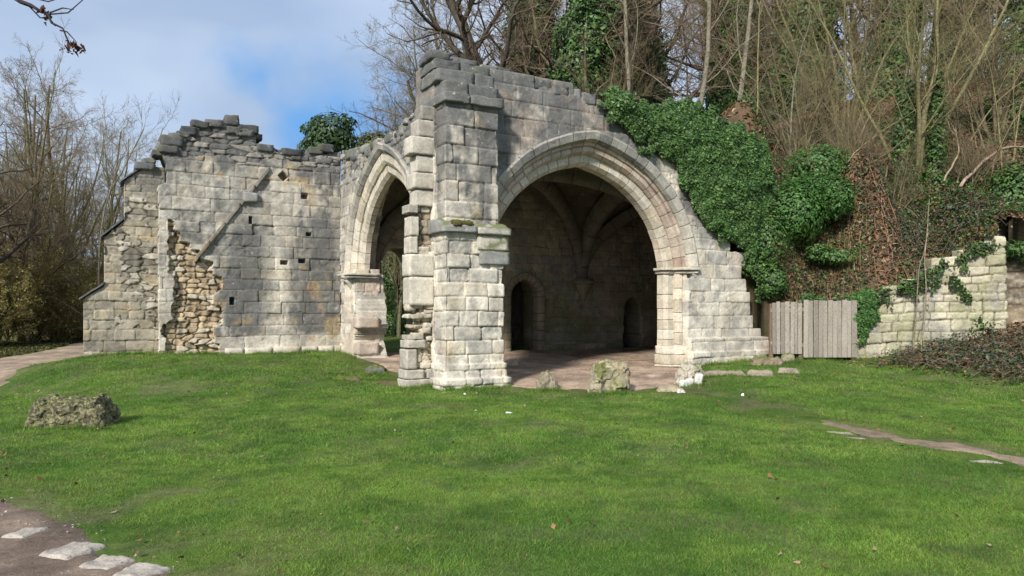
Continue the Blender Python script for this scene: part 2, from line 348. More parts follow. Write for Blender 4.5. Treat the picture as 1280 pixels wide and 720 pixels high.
# ------------------------------------------------------------------ masonry
class Lay:
    def __init__(s, seed, z0, z1, u0, u1, h=(.2, .33), wd=(.3, .75)):
        r = random.Random(seed); s.s = seed; s.z = [z0]
        while s.z[-1] < z1: s.z.append(s.z[-1]+r.uniform(*h))
        s.z = np.array(s.z); s.u = []
        for i in range(len(s.z)+1):
            q = [u0-r.uniform(0, wd[1])]
            while q[-1] < u1+wd[1]: q.append(q[-1]+r.uniform(*wd))
            s.u.append(np.array(q))
    def __call__(s, U, Z, wob=.012):
        U2 = U+(vn(U*4, Z*4, 0, s.s+1)-.5)*wob*2+(vn(U*16, Z*16, 0, s.s+7)-.5)*wob*.8; Z2 = Z+(vn(U*2.2, Z*3, 0, s.s+2)-.5)*wob*2.2+(vn(U*14, Z*14, 0, s.s+5)-.5)*wob*.8
        ci = np.clip(np.searchsorted(s.z, Z2)-1, 0, len(s.z)-2); za = s.z[ci]; zb = s.z[ci+1]
        ua = np.zeros_like(U2); ub = np.zeros_like(U2); bi = np.zeros(U2.shape, int)
        for k in np.unique(ci):
            m_ = ci == k; q = s.u[k]; j = np.clip(np.searchsorted(q, U2[m_])-1, 0, len(q)-2); ua[m_] = q[j]; ub[m_] = q[j+1]; bi[m_] = j
        du = np.minimum(U2-ua, ub-U2); dz = np.minimum(Z2-za, zb-Z2)
        ed = np.minimum(du, dz); rc = .018+.05*(hsh(bi, ci, 3, s.s) > .8); cr = np.hypot(np.maximum(rc-du, 0), np.maximum(rc-dz, 0)); ed = np.where(cr > 0, np.minimum(ed, np.maximum(rc-cr, 0)), ed)
        return dict(ed=ed, r=hsh(bi, ci, 0, s.s), r2=hsh(bi, ci, 5, s.s), r3=hsh(bi, ci, 9, s.s), cu=(ua+ub)/2, cz=(za+zb)/2)
def rubble(U, Z, sx, sz, seed):
    X = U/sx; Y = Z/sz+.0; X = X+(vn(X*1.5, Y*1.5, 0, seed)-.5)*.5
    f1 = np.full(U.shape, 9.); f2 = np.full(U.shape, 9.); idr = np.zeros(U.shape); id2 = np.zeros(U.shape)
    xi, yi = np.floor(X), np.floor(Y)
    for dx in (-1, 0, 1):
        for dy in (-1, 0, 1):
            a, b = xi+dx, yi+dy; px = a+.15+.7*hsh(a, b, 1, seed); py = b+.2+.6*hsh(a, b, 2, seed)
            d = np.maximum(abs(X-px)*.9, abs(Y-py))*.85+np.hypot(X-px, Y-py)*.15; m_ = d < f1
            f2 = np.where(m_, f1, np.minimum(f2, d)); idr = np.where(m_, hsh(a, b, 3, seed), idr); id2 = np.where(m_, hsh(a, b, 4, seed), id2); f1 = np.where(m_, d, f1)
    return (f2-f1)*.5*min(sx, sz), idr, id2
PALE = np.array((.56, .515, .43)); WARM = np.array((.49, .41, .29)); GREY = np.array((.29, .285, .265)); DARK = np.array((.078, .079, .078)); PINK = np.array((.43, .32, .25)); YEL = np.array((.50, .36, .17)); GREENISH = np.array((.17, .18, .09))
def L3(a, b, t): return a+(b-a)*np.asarray(t)[..., None]
def ashlar(b, U, Z, rough=.005, off=.007, edge=.009, warm=.3, tone=PALE):
    """block surface: displacement, colour"""
    ed = b['ed']; d = (b['r']-.5)*2*off - edge*(1-sst(0, .018, ed))*(.3+1.2*vn(U*2.5, Z*2.5, 0, 77))-.004*(1-sst(0, .05, ed))
    d = d+(fbm(U*6, Z*6, 0, 3, 4)-.5)*rough*2.2+(b['r2']-.5)*(U-b['cu'])*.02+(b['r3']-.5)*(Z-b['cz'])*.035
    worn = (b['r3'] > .86); d = d-worn*(.01+.03*fbm(U*9, Z*9, 0, 13, 3))
    # spalled corners
    sp = sst(.6, .72, fbm(U*3.5, Z*3.5, 0, 23, 4)); d = d-sp*.011
    c = L3(tone*.80, tone*1.14, b['r']); c = L3(c, WARM, (b['r2'] < warm)*.6*b['r']); c = L3(c, GREY, (b['r3'] > .62)*.6*b['r2']); m5 = fbm(U*4.5, Z*4.5, 0, 155, 4); c = L3(c, GREY*.62, sst(.5, .68, m5)*.38); c = L3(c, tone*1.2, sst(.5, .34, m5)*.35)
    return d, c
def put_rubble(d, c, ed, msk, U, Z, seed, sx=.26, sz=.14, depth=.12, tone=WARM):
    e, r, r2 = rubble(U, Z, sx, sz, seed)
    dr = -depth+(r-.4)*.11-.035*(1-sst(0, .014, e))+(r2-.5)*.04*np.sin(U*30)+(fbm(U*8, Z*8, 0, seed, 3)-.5)*.03
    cr = L3(tone*.62, tone*1.12, r2); cr = L3(cr, PALE, (r > .65)*.6); cr = L3(cr, SOIL[None]*1.5, (1-sst(0.0, .02, e))*.6)
    t = msk
    if depth < .05: dr = -depth+(dr+depth)*.5
    return np.where(t > .5, dr, d), np.where((t > .5)[..., None], cr, c), np.where(t > .5, e*1.2, ed)

def sheet(path, z0, z1, res, fn, skirt=.5, name=None, parent=None, mat=None, jit=True, topcap=False, holes=None):
    """masonry skin following a plan polyline; fn(U,Z) -> disp, col, ed, keep"""
    pts = [np.array(p, float) for p in path]; Pu, Nu, us = [], [], []; acc = 0
    segn = []
    for a, b in zip(pts[:-1], pts[1:]):
        d = (b-a)/np.linalg.norm(b-a); segn.append(np.array((d[1], -d[0])))
    for i, (a, b) in enumerate(zip(pts[:-1], pts[1:])):
        Ln = np.linalg.norm(b-a); n = max(1, int(math.ceil(Ln/res)))
        for k in range(n+(i == len(pts)-2)):
            t = k/n; Pu.append(a+(b-a)*t); us.append(acc+Ln*t)
            nn = segn[i]
            if k == 0 and i > 0:
                nn = segn[i-1]+segn[i]; nn = nn/np.dot(nn, segn[i])
            Nu.append(nn)
        acc += Ln
    Pu, Nu, us = np.array(Pu), np.array(Nu), np.array(us)
    zs = np.linspace(z0, z1, int((z1-z0)/res)+1); U, Z = np.meshgrid(us, zs); nz_, nu = U.shape
    d, c, e, keep = fn(U, Z)
    V = np.zeros((nz_, nu, 3)); V[..., 0] = Pu[None, :, 0]+Nu[None, :, 0]*d; V[..., 1] = Pu[None, :, 1]+Nu[None, :, 1]*d; V[..., 2] = Z
    idx = np.arange(nz_*nu).reshape(nz_, nu)
    F = np.stack([idx[:-1, :-1], idx[:-1, 1:], idx[1:, 1:], idx[1:, :-1]], -1).reshape(-1, 4)
    k = keep.ravel(); F = F[k[F].all(1)]
    V = V.reshape(-1, 3); C = c.reshape(-1, 3); Ed = e.ravel(); NN = np.broadcast_to(Nu[None], (nz_, nu, 2)).reshape(-1, 2)
    used = np.unique(F); mp_ = np.full(len(V), -1); mp_[used] = np.arange(len(used)); V, C, Ed, NN, F = V[used], C[used], Ed[used], NN[used], mp_[F]
    if skirt:
        Ea = np.concatenate([F[:, [0, 1]], F[:, [1, 2]], F[:, [2, 3]], F[:, [3, 0]]]); key = np.sort(Ea, 1)
        kk = key[:, 0].astype(np.int64)*len(V)+key[:, 1]; uq, ind, cnt = np.unique(kk, return_index=True, return_counts=True); be = Ea[ind[cnt == 1]]
        bi = np.unique(be); m2 = np.full(len(V), -1); base = len(V); layers = 5; Vs, Cs, Es, Fs = [V], [C], [Ed], [F]; prev = np.full(len(V), -1); prev[bi] = bi
        for l_ in range(1, layers+1):
            t = l_/layers*skirt; nv = V[bi].copy(); rr = (hsh(np.floor(nv[:, 2]*4), np.floor(nv[:, 0]*2.5), l_, 4)-.5)*.03
            nv[:, 0] -= NN[bi, 0]*t; nv[:, 1] -= NN[bi, 1]*t; nv[:, 2] -= abs(rr)
            cur = np.full(len(V), -1); cur[bi] = base+np.arange(len(bi)); base += len(bi)
            Vs.append(nv); Cs.append(C[bi]); Es.append(np.full(len(bi), .05)); a, b = be[:, 0], be[:, 1]
            Fs.append(np.stack([prev[b], prev[a], cur[a], cur[b]], -1)); prev = cur
        V, C, Ed, F = np.concatenate(Vs), np.concatenate(Cs), np.concatenate(Es), np.concatenate(Fs)
    if name is None: return V, F, C, Ed
    return mk(name, V, F, mat or M['stone'], parent, C, Ed, smooth=True)
def blockgeo(org, ax, ay, az, n=5, amp=.012, seed=0, col=PALE, rnd=.08):
    """one rough stone: a rounded subdivided box spanned by three vectors from org"""
    g = np.linspace(0, 1, n+1); Vs, Fs, m_ = [], [], 0
    A, B = np.meshgrid(g, g); a, b = A.ravel(), B.ravel(); o = np.zeros_like(a); i_ = np.ones_like(a)
    for (x, y, z, fl) in ((a, b, o, 1), (a, b, i_, 0), (a, o, b, 0), (a, i_, b, 1), (o, a, b, 1), (i_, a, b, 0)):
        P = np.stack([x, y, z], 1); idx = np.arange(len(a)).reshape(n+1, n+1)+m_
        f = np.stack([idx[:-1, :-1], idx[:-1, 1:], idx[1:, 1:], idx[1:, :-1]], -1).reshape(-1, 4)
        Vs.append(P); Fs.append(f[:, ::-1] if fl else f); m_ += len(a)
    P = np.concatenate(Vs); F = np.concatenate(Fs)
    q = np.round(P*n).astype(int); key = q[:, 0]*10000+q[:, 1]*100+q[:, 2]; _, ui, inv = np.unique(key, return_index=True, return_inverse=True); P = P[ui]; F = inv.reshape(-1)[F]
    ax, ay, az = map(lambda v: np.array(v, float), (ax, ay, az)); L_ = np.array([np.linalg.norm(v) for v in (ax, ay, az)])
    S = (P-.5)*L_; rad = rnd*L_.min(); inner = np.clip(S, -(L_/2-rad), L_/2-rad); dv = S-inner; ln = np.linalg.norm(dv, axis=1, keepdims=True); S2 = inner+dv/np.maximum(ln, 1e-9)*np.minimum(ln, rad)
    nrm = S/np.maximum(L_, 1e-6); 
    W = np.array(org, float)+(L_/2)@np.array([ax/L_[0], ay/L_[1], az/L_[2]])+S2@np.array([ax/L_[0], ay/L_[1], az/L_[2]])
    nx = np.stack([fbm(W[:, 0]*5+3, W[:, 1]*5, W[:, 2]*5, seed+k, 3)-.5 for k in range(3)], 1)+.6*np.stack([fbm(W[:, 0]*16+3, W[:, 1]*16, W[:, 2]*16, seed+k+5, 2)-.5 for k in range(3)], 1)
    W = W+nx*amp*2.5
    t = fbm(W[:, 0]*3, W[:, 1]*3, W[:, 2]*3, seed+9, 3)
    return W, F, np.clip(L3(np.asarray(col)*.8, np.asarray(col)*1.15, t), 0, 1), np.full(len(W), .05)
def uvblock(u0, u1, v0, v1, z0, z1, **k):
    o = (*UV(u0, v0), z0); return blockgeo(o, (*(E1*(u1-u0)), 0), (*(E2*(v1-v0)), 0), (0, 0, z1-z0), **k)

def stain(U, Z, ztop, amt=1, s=0, h=1.6):
    t = sst(ztop-h, ztop, Z)*1.1; st = fbm(U*2.6, Z*.35, 0, 101+s, 4); lo = fbm(U*.8, Z*.8, 0, 103+s, 4); f = fbm(U*7, Z*7, 0, 107+s, 3)
    k = t*.75+sst(.42, .68, st)*.5+(lo-.5)*.9+(f-.5)*.8
    return np.clip(sst(.25, .95, k)*amt, 0, 1)

ruin = empty('ruined_gatehouse', (*UV(3, 3), .2), label='ruined vaulted stone gatehouse with two pointed arches standing on the lawn', cat='ruin')
inv0 = np.array((*UV(3, 3), .2))
def rmk(name, geo, mat=None, parent=None, smooth=True):
    V, F, c, e = geo
    return mk(name, np.asarray(V)-inv0, F, mat or M['stone'], parent or ruin, c, e, smooth)
def rmks(name, L_, mat=None, parent=None, smooth=True): return [rmk(name, (g[0], g[1], np.broadcast_to(g[2], np.shape(g[0])), np.broadcast_to(g[3], (len(g[0]),))), mat, parent, smooth) for g in L_]
RES = .018
PK = .05
AC, AZ, CAPZ = 3.72, 2.40, 2.64            # front arch centre (u) and springing height
def peak(th): return 1+PK*np.exp(-abs(np.degrees(th)-90)/14)
# --- front wall
layF = Lay(11, -.1, 7, -1, 10.5, (.24, .38), (.4, .95))
def topF(u): return np.interp(u, [0, 1.5, 2.2, 3.4, 5, 7, 8.0, 8.4], [6.52, 6.55, 6.45, 6.3, 6.1, 5.7, 5.3, 3.4])
def f_front(U, Z):
    U = U-.0; b = layF(U, Z); d, c = ashlar(b, U, Z); k = stain(U, Z, 6.3, .95, 1, 3.0)*sst(2.6, 4.2, Z+(fbm(U*2, Z*2, 0, 2)-.5)*1.5)
    c = L3(c, DARK*1.3, k*.9); c = L3(c, PINK, sst(.55, .7, fbm(U*1.5, Z*1.5, 0, 44))*.3)
    r = np.hypot(U-AC, Z-AZ)/peak(np.arctan2(Z-AZ, U-AC))
    right = np.interp(b['cz'], [0, .45, .8, 1.2, 1.6, 2.0, 2.35, 2.7, 3.1, 3.4, 5.4], [9.25, 9.2, 9.0, 8.85, 8.75, 8.4, 8.5, 8.15, 8.2, 8.0, 8.0])
    keep = (b['cz'] < topF(b['cu'])) & (b['cu'] < right) & np.where(Z > AZ, r > 2.86, abs(U-AC) > 2.68)
    keep &= (Z > -.05)
    # plinth steps at the right
    pl = (Z < .98)*.09+(Z < .66)*.07; d = d+pl*(U > 6)
    return d, c, b['ed'], keep
p = [UV(0, .55), UV(9.6, .55)]
g = sheet(p, 0.0, 6.8, RES, f_front, .95); rmk('wall', g)
# --- left (rear) wall with the rubble scar
LV = 6.59; layL = Lay(23, 0, 7, -5, 1, (.25, .34), (.35, .95))
def cr2(x, y):  # pixel of the photograph -> (u,z) on this wall plane
    k = (x-640)/900; u = (4.403+19.07*k)/(.876-.482*k); Y = 19.07+.482*u; return (u, 1.6+(390-y)/900*Y)
scar = [cr2(80+a/2.18, 130+b/2.18) for a, b in [(287, 315), (300, 316), (302, 345), (318, 350), (320, 372), (342, 376), (345, 396), (372, 398), (372, 425), (405, 430), (405, 462), (432, 470), (432, 500), (408, 520), (410, 548), (430, 556), (430, 600), (408, 610), (410, 650), (425, 655), (425, 700), (275, 700), (280, 640), (268, 630), (268, 600), (296, 590), (300, 470), (285, 460)]]
outL = [cr2(*q) for q in [(198, 470), (198, 232), (207, 228), (207, 205), (202, 190), (202, 178), (211, 176), (212, 170), (230, 168), (231, 160), (246, 158), (247, 152), (275, 154), (318, 157), (320, 170), (322, 182), (345, 184), (347, 190), (380, 191), (404, 189), (430, 188), (430, 470)]]
holes = [(*cr2(354, 220), .1, .1), (*cr2(355, 328), .09, .05), (*cr2(378, 326), .09, .05), (*cr2(386, 293), .07, .05), (*cr2(313, 275), .035, .09), (*cr2(290, 376), .05, .09), (*cr2(381, 245), .08, .07)]
def f_left(U, Z):
    U = U-4.62; b = layL(U, Z); d, c = ashlar(b, U, Z, .01, .012)
    vert = fbm(U*2.2, Z*.25, 0, 201, 4); k = stain(U, Z, 5.9, .9, 3, 1.8)
    dk = sst(.46, .6, fbm(U*1.6+.3, Z*.3, 0, 206, 3))*sst(.5, 1.5, Z)
    band = np.exp(-((U+2.55+(fbm(1, Z*1.5, 0, 4)-.5)*.3)/.42)**2)*sst(4.2, 3.2, Z)*sst(.8, 1.4, Z)+.8*np.exp(-((U+.75)/.6)**2)*sst(4.6, 3.6, Z)*sst(.9, 1.3, Z); pal_ = np.exp(-((U+1.75)/.28)**2)*sst(4.6, 3.4, Z)+sst(-3.0, -3.5, U)*.6
    c = L3(c*.95, DARK*1.3, np.clip(.12+k*.85+dk*.35*(fbm(U*5, Z*5, 0, 8)+.4)+band*1.15*(.5+fbm(U*4, Z*4, 0, 9))-pal_*.35, 0, .88))
    c = L3(c, PALE, (sst(1.1, .8, Z))*.45); c = L3(c, YEL*.7, sst(.66, .74, fbm(U*2.2, Z*2.2, 0, 205))*.5)
    e = b['ed']; top = Z > 5.35+(fbm(U*2, 3, 0, 5)-.5)*.5
    uw = U+(fbm(U*7, Z*7, 0, 66, 3)-.5)*.12; zw = Z+(fbm(U*7, Z*7, 0, 67, 3)-.5)*.12
    inr = inpoly(uw, zw, scar)
    d, c, e = put_rubble(d, c, e, inr*1., U, Z, 301, .24, .135, .13, np.array((.50, .39, .25)))
    d2, c2, e2 = put_rubble(d, c, e, top*1., U, Z, 305, .36, .13, .02, GREY*.75); d, c, e = d2, L3(c2, DARK*1.4, top*.45), e2
    for hu, hz, a, b_ in holes:
        q = (abs(U-hu) < a)&(abs(Z-hz) < b_) if a != .1 else (abs(U-hu)+abs(Z-hz) < .13)
        d = np.where(q, -.3, d)
    ragged = Z+(fbm(U*6, Z*0, 0, 61)-.5)*.16
    keep = inpoly(U+(fbm(Z*4, 3, 0, 62)-.5)*.1, ragged, outL) & (Z > .2)
    return d, c, e, keep
rmk('wall', sheet([UV(-4.62, LV), UV(-.14, LV)], .2, 6.6, RES, f_left, .9))
# --- side return of that wall on its left edge, then the stepped end buttress
layB = Lay(37, 0, 6, -8, 8, (.17, .28), (.22, .6))
but = [(-6.0, 0), (-6.0, 1.91), (-5.58, 2.2), (-5.58, 3.36), (-5.17, 3.75), (-5.17, 4.69), (-4.9, 4.93), (-4.55, 5.1), (-4.2, 5.1), (-4.2, 0)]
def f_but(U, Z):
    Uo = U; U = U-6.1; b = layB(U, Z, .022); d, c = ashlar(b, U, Z, .014, .02)
    k = stain(U, Z, 5.0, .9, 9, 2.2); c = L3(c*np.array((.70, .67, .60)), DARK*1.8, np.clip(.18+k*.6, 0, .85)); c = L3(c, YEL*.7, sst(.6, .7, fbm(U*3, Z*3, 0, 255))*.3)
    e = b['ed']
    m_ = (U > -5.35+(fbm(Z*3, 1, 0, 7)-.5)*.5)&(Z < 4.3)&(Z > 1.2)&(fbm(U*2, Z*2, 0, 6) > .5); d, c2, e = put_rubble(d, c, e, m_*1., U, Z, 311, .3, .15, -.005, np.array((.29, .265, .21)))
    c = L3(c2, DARK*1.8, m_*k*.5)
    return d, c, e, inpoly(U, Z+(fbm(U*8, 0, 0, 3)-.5)*.04, but)
stage = rmk('buttress', sheet([UV(-6.1, 7.0), UV(-4.3, 7.0)], 0.0, 5.3, RES, f_but, .9))
cap = []
for (u0, z0, u1, z1) in ((-6.08, 1.88, -5.56, 2.26), (-5.65, 3.33, -5.13, 3.82), (-5.24, 4.66, -4.85, 4.98)):
    dv = np.array((u1-u0, z1-z0)); cap.append(blockgeo((*UV(u0, 6.95), z0), (*(E1*dv[0]), dv[1]), (*(E2*1.0), 0), (0, 0, .045), n=8, amp=.014, seed=int(u0*-10), col=DARK*1.6))
cap.append(uvblock(-4.95, -4.5, 6.9, 7.7, 4.98, 5.15, seed=5, col=DARK*1.6, amp=.02)); cap.append(uvblock(-4.8, -4.5, 6.95, 7.6, 5.15, 5.27, seed=6, col=GREY*.6, amp=.02))
rmks('coping', cap, M['stone_dark'])
def f_plain(lay, tone=PALE, dark=.3, s=0, zt=5.5, mask=None, uo=0, green=0, keepf=None):
    def f(U, Z):
        U = U+uo; b = lay(U, Z); d, c = ashlar(b, U, Z, tone=tone); k = stain(U, Z, zt, 1, s)
        c = L3(c, DARK*1.5, np.clip(dark*.4+k*dark, 0, 1))
        if green: c = L3(c, GREENISH, sst(.4, .65, fbm(U*1.2, Z*1.5, 0, 91+s))*green*sst(3.2, 1.8, Z))
        kp = np.ones(U.shape, bool) if keepf is None else keepf(U, Z, b)
        return d, c, b['ed'], kp
    return f
layI = Lay(51, 0, 7, -2, 16, (.2, .3), (.25, .6))
# loose stones crowning the rear wall
cr = []
for px, py, w_, h_ in [(290, 149, .33, .22), (250, 154, .4, .12), (268, 153, .4, .14), (310, 160, .5, .16), (215, 175, .5, .2), (211, 185, .42, .14), (236, 162, .35, .15), (332, 184, .4, .14), (365, 189, .5, .12), (395, 187, .35, .14), (408, 184, .4, .16)]:
    u, z = cr2(px, py); cr.append(uvblock(u-w_/2, u+w_/2, LV-.05, LV+.55, z-h_/2-.05, z+h_/2, seed=px, col=lerp(DARK*.9, GREY*.6, random.random()*.7), amp=.02, rnd=.12))
for i in range(34):
    u = -4.4+4.1*i/33+random.uniform(-.05, .05); z = np.interp(u, [-4.4, -3.9, -3.4, -2.3, -2.2, -.2], [5.45, 5.95, 6.15, 6.1, 5.68, 5.62])
    w_ = random.uniform(.2, .45); cr.append(uvblock(u-w_/2, u+w_/2, LV+random.uniform(-.06, .1), LV+.7, z-.16, z+random.uniform(-.04, .12), seed=i+50, col=lerp(DARK*.9, GREY*.7, random.random()*.8), amp=.025, rnd=.15))
rmks('coping', cr[:11], M['stone_dark']); rmk('rubble_core', join(cr[11:]), M['stone_dark'])
# diagonal roof scar
a = cr2(338, 212); b = cr2(244, 328); dv = np.array((a[0]-b[0], a[1]-b[1])); sc = []
for i in range(5):
    t0 = i/5; o = (b[0]+dv[0]*t0, b[1]+dv[1]*t0); q = dv/5*.96
    sc.append(blockgeo((*UV(o[0], LV-.07+.02*(i == 2)), o[1]), (*(E1*q[0]), q[1]), (*(E2*.2), 0), (*(E1*-.03), .085), n=6, amp=.014, seed=i+3, col=lerp(WARM*.5, GREY*.7, i/5)))
sc.append(uvblock(cr2(303, 252)[0], cr2(322, 252)[0], LV-.1, LV+.1, cr2(300, 252)[1], cr2(300, 240)[1], seed=77, col=GREY, amp=.015))
rmk('drip_course', join(sc[:5]), M['stone']); rmk('corbel', sc[5])
# footing course
ft = []
u = -3.0
while u < -.2:
    w_ = random.uniform(.35, .7); ft.append(uvblock(u, min(u+w_-.012, -.15), LV-.1, LV+.2, .3, .72+random.uniform(-.01, .01), seed=int(u*100)+900, col=PALE*random.uniform(.7, 1), amp=.008)); u += w_
rmks('plinth', ft)

# --- generic swept block ring (voussoirs and jamb stones)
def ring(prof, segs, fr, gap=.003, cols=None, nsub=3, amp=.0035, seed=0, cc=None):
    """segs: list of (kind,s0,s1): 'a' arc angles in rad, 'r' right jamb z range, 'l' left jamb z range. fr(a,depth,z)->xyz"""
    r_ = random.Random(seed); P0 = np.array(prof, float); k = len(P0); out_ = []; cen = P0.mean(0)
    for kind, s0, s1 in segs:
        offd = r_.uniform(-.006, .006); offr = r_.uniform(-.004, .004); tone = cc(r_, kind, (s0+s1)/2)
        ts = [0, .03]+[i/nsub for i in range(1, nsub)]+[.97, 1]; rings_ = []
        for t in ts:
            Pp = P0.copy()
            if t in (0, 1): Pp = cen+(P0-cen)*(1-.006/np.maximum(np.abs(P0-cen).max(), .05))
            s = s0+(s1-s0)*t; g_ = gap/2*(1 if t < .5 else -1)*(1-abs(2*t-1) < .1)
            rr = Pp[:, 0]+offr; dd_ = Pp[:, 1]+offd
            if kind == 'a':
                s = s+g_/2.4; rr = rr*peak(s); A = CEN[0]+rr*math.cos(s); Z_ = CEN[1]+rr*math.sin(s)
            else:
                s = s+g_; A = CEN[0]+(rr if kind == 'r' else -rr); Z_ = np.full(k, s)
            rings_.append(np.stack([A, dd_, Z_], 1))
        Q = np.concatenate(rings_); n_ = len(ts); idx = np.arange(n_*k).reshape(n_, k); nx_ = np.roll(idx, -1, 1)
        F = np.stack([idx[:-1], nx_[:-1], nx_[1:], idx[1:]], -1).reshape(-1, 4)
        # end caps as quads strips (fan with repeated centre avoided: collapse halves)
        capf = []
        for row in (idx[0][::-1], idx[-1]):
            lo, hi = 0, k-1
            while hi-lo >= 3: capf.append((row[lo], row[lo+1], row[hi-1], row[hi])); lo += 1; hi -= 1
        F = np.concatenate([F, np.array(capf)]) if capf else F
        X = fr(Q[:, 0], Q[:, 1], Q[:, 2])
        nxx = np.stack([fbm(X[:, 0]*6+3, X[:, 1]*6, X[:, 2]*6, seed+j, 3)-.5 for j in range(3)], 1)*amp*3
        e = np.repeat([min(t, 1-t)*(.25) for t in ts], k)
        out_.append((X+nxx, F, tone, e))
    return join(out_)
def fill(prof, n=.05):
    """resample profile edges so long faces carry some vertices"""
    o = []
    for i in range(len(prof)):
        a, b = np.array(prof[i]), np.array(prof[(i+1) % len(prof)]); m_ = max(1, int(np.linalg.norm(b-a)/n))
        o += [tuple(a+(b-a)*j/m_) for j in range(m_)]
    return o
def arcs(n, jit=.12, a0=0, a1=180, seed=0):
    r_ = random.Random(seed); q = [a0+(a1-a0)*(i+(r_.uniform(-jit, jit) if 0 < i < n else 0))/n for i in range(n+1)]
    return [('a', R(x), R(y)) for x, y in zip(q[:-1], q[1:])]
def jambs(side, z0, z1, seed=0, h=(.22, .34)):
    r_ = random.Random(seed); q = [z0]
    while q[-1] < z1-.2: q.append(q[-1]+r_.uniform(*h))
    q[-1] = z1
    return [(side, x, y) for x, y in zip(q[:-1], q[1:])]
def frF(a, d, z): x, y = UV(a, d); return np.stack([x, y, np.broadcast_to(z, np.shape(x))], 1)
def frS(a, d, z): x, y = UV(-.15+(d-.55), a); return np.stack([x, y, np.broadcast_to(z, np.shape(x))], 1)
PR1 = fill([(2.33, 1.22), (2.33, 1.0), (2.40, .91), (2.555, .90), (2.555, 1.22)])
PR2 = fill([(2.55, 1.1), (2.55, .84), (2.60, .75), (2.67, .73), (2.70, .76), (2.715, .70), (2.78, .68), (2.78, 1.1)])
PR3 = fill([(2.77, .9), (2.77, .62), (2.81, .53), (2.95, .48), (2.99, .50), (3.0, .9)])
def tone1(r_, k, s): return lerp(PALE*1.05, WARM*.95, r_.random()*.6)*r_.uniform(.85, 1.08)
def tone2(r_, k, s): return lerp(PINK, PALE, r_.random()*.8)*r_.uniform(.8, 1.05)
def tone3(r_, k, s):
    up = 1 if k != 'a' else max(0, math.sin(s)); return lerp(PALE*.95, GREY*.75, min(1, up*.9*r_.uniform(.5, 1.2)))
CEN = (AC, AZ)
arch = rmk('arch', ring(PR1, arcs(27, seed=1, a0=4, a1=176), frF, cc=tone1, seed=1), smooth=False)
rmk('arch_moulding', ring(PR2, arcs(29, seed=2, a0=4, a1=176), frF, cc=tone2, seed=2), None, arch, False)
rmk('hood_mould', ring(PR3, arcs(25, seed=3, a0=5, a1=176), frF, cc=tone3, seed=3, amp=.01), None, arch, False)
for sd in 'rl': rmk('jamb', join([ring(PR1, jambs(sd, .2, CAPZ-.12, 4), frF, cc=tone1, seed=4), ring(PR2, jambs(sd, .2, CAPZ-.12, 6), frF, cc=tone1, seed=5)]), smooth=False)
capP = [(2.28, 1.25), (2.28, .98), (2.36, .86), (2.53, .84), (2.57, .70), (2.70, .64), (2.96, .49), (3.0, .53), (3.0, 1.25)]
capP2 = [(a-.05 if a < 2.9 else a+.01, d-.05 if d < 1.2 else d) for a, d in capP]
for sd in 'rl': rmk('capital', join([ring(fill(capP), [(sd, CAPZ-.13, CAPZ-.055)], frF, cc=tone1, seed=6, amp=.004), ring(fill(capP2), [(sd, CAPZ-.055, CAPZ+.012)], frF, cc=tone1, seed=7, amp=.004)]))
plP = [(2.25, 1.25), (2.25, .95), (2.34, .82), (2.52, .80), (2.56, .62), (2.80, .56), (2.82, 1.25)]
plP2 = [(2.29, 1.25), (2.29, .98), (2.37, .86), (2.54, .85), (2.58, .68), (2.80, .62), (2.82, 1.25)]
rmk('plinth', join([ring(fill(plP), jambs('r', .15, .6, 8, (.2, .24)), frF, cc=tone1, seed=8), ring(fill(plP2), [('r', .6, .80)], frF, cc=tone1, seed=9)]))

# --- main corner buttress
BW, BD = 1.22, .6; layU = Lay(61, -.05, 3.1, -1, 4, (.24, .31), (.34, .62)); layU2 = Lay(62, 3.0, 7, -1, 4, (.31, .38), (.45, .85))
def f_pier(top, uoff, seed, stage):
    def f(U, Z):
        b = (layU2 if stage == 'upper' else layU)(U+uoff, Z, .008); d, c = ashlar(b, U, Z, .009, .012, .03)
        if stage == 'upper':
            k = stain(U, Z, 5.6, 1, seed, 2.6); c = L3(c*.9, DARK*1.35, np.clip(.1+k*.95, 0, .85))
        else:
            k = stain(U, Z, 4.5, .5, seed, 1.5); c = L3(c*1.04, GREY*.8, k*.5); foot = (Z < .62)*.04+(Z < .36)*.06; d = d+foot+(fbm(U*3, Z*3, 0, 12)-.5)*.03*(Z < .8)
        c = L3(c, YEL, sst(.64, .75, fbm(U*2.3, Z*2.3, 0, 215))*.25)
        return d, c, b['ed'], np.ones(U.shape, bool)
    return f
lowP = [UV(0, 1.2), UV(0, 0), UV(BW, 0), UV(BW, .62)]
rmk('buttress', sheet(lowP, -.05, 3.1, RES, f_pier(3.1, 0, 5, 'lower'), 0))
upP = [UV(.05, 1.2), UV(.05, .12), UV(BW-.06, .12), UV(BW-.06, .62)]
rmk('buttress', sheet(upP, 3.0, 5.55, RES, f_pier(5.5, .05, 6, 'upper'), 0))
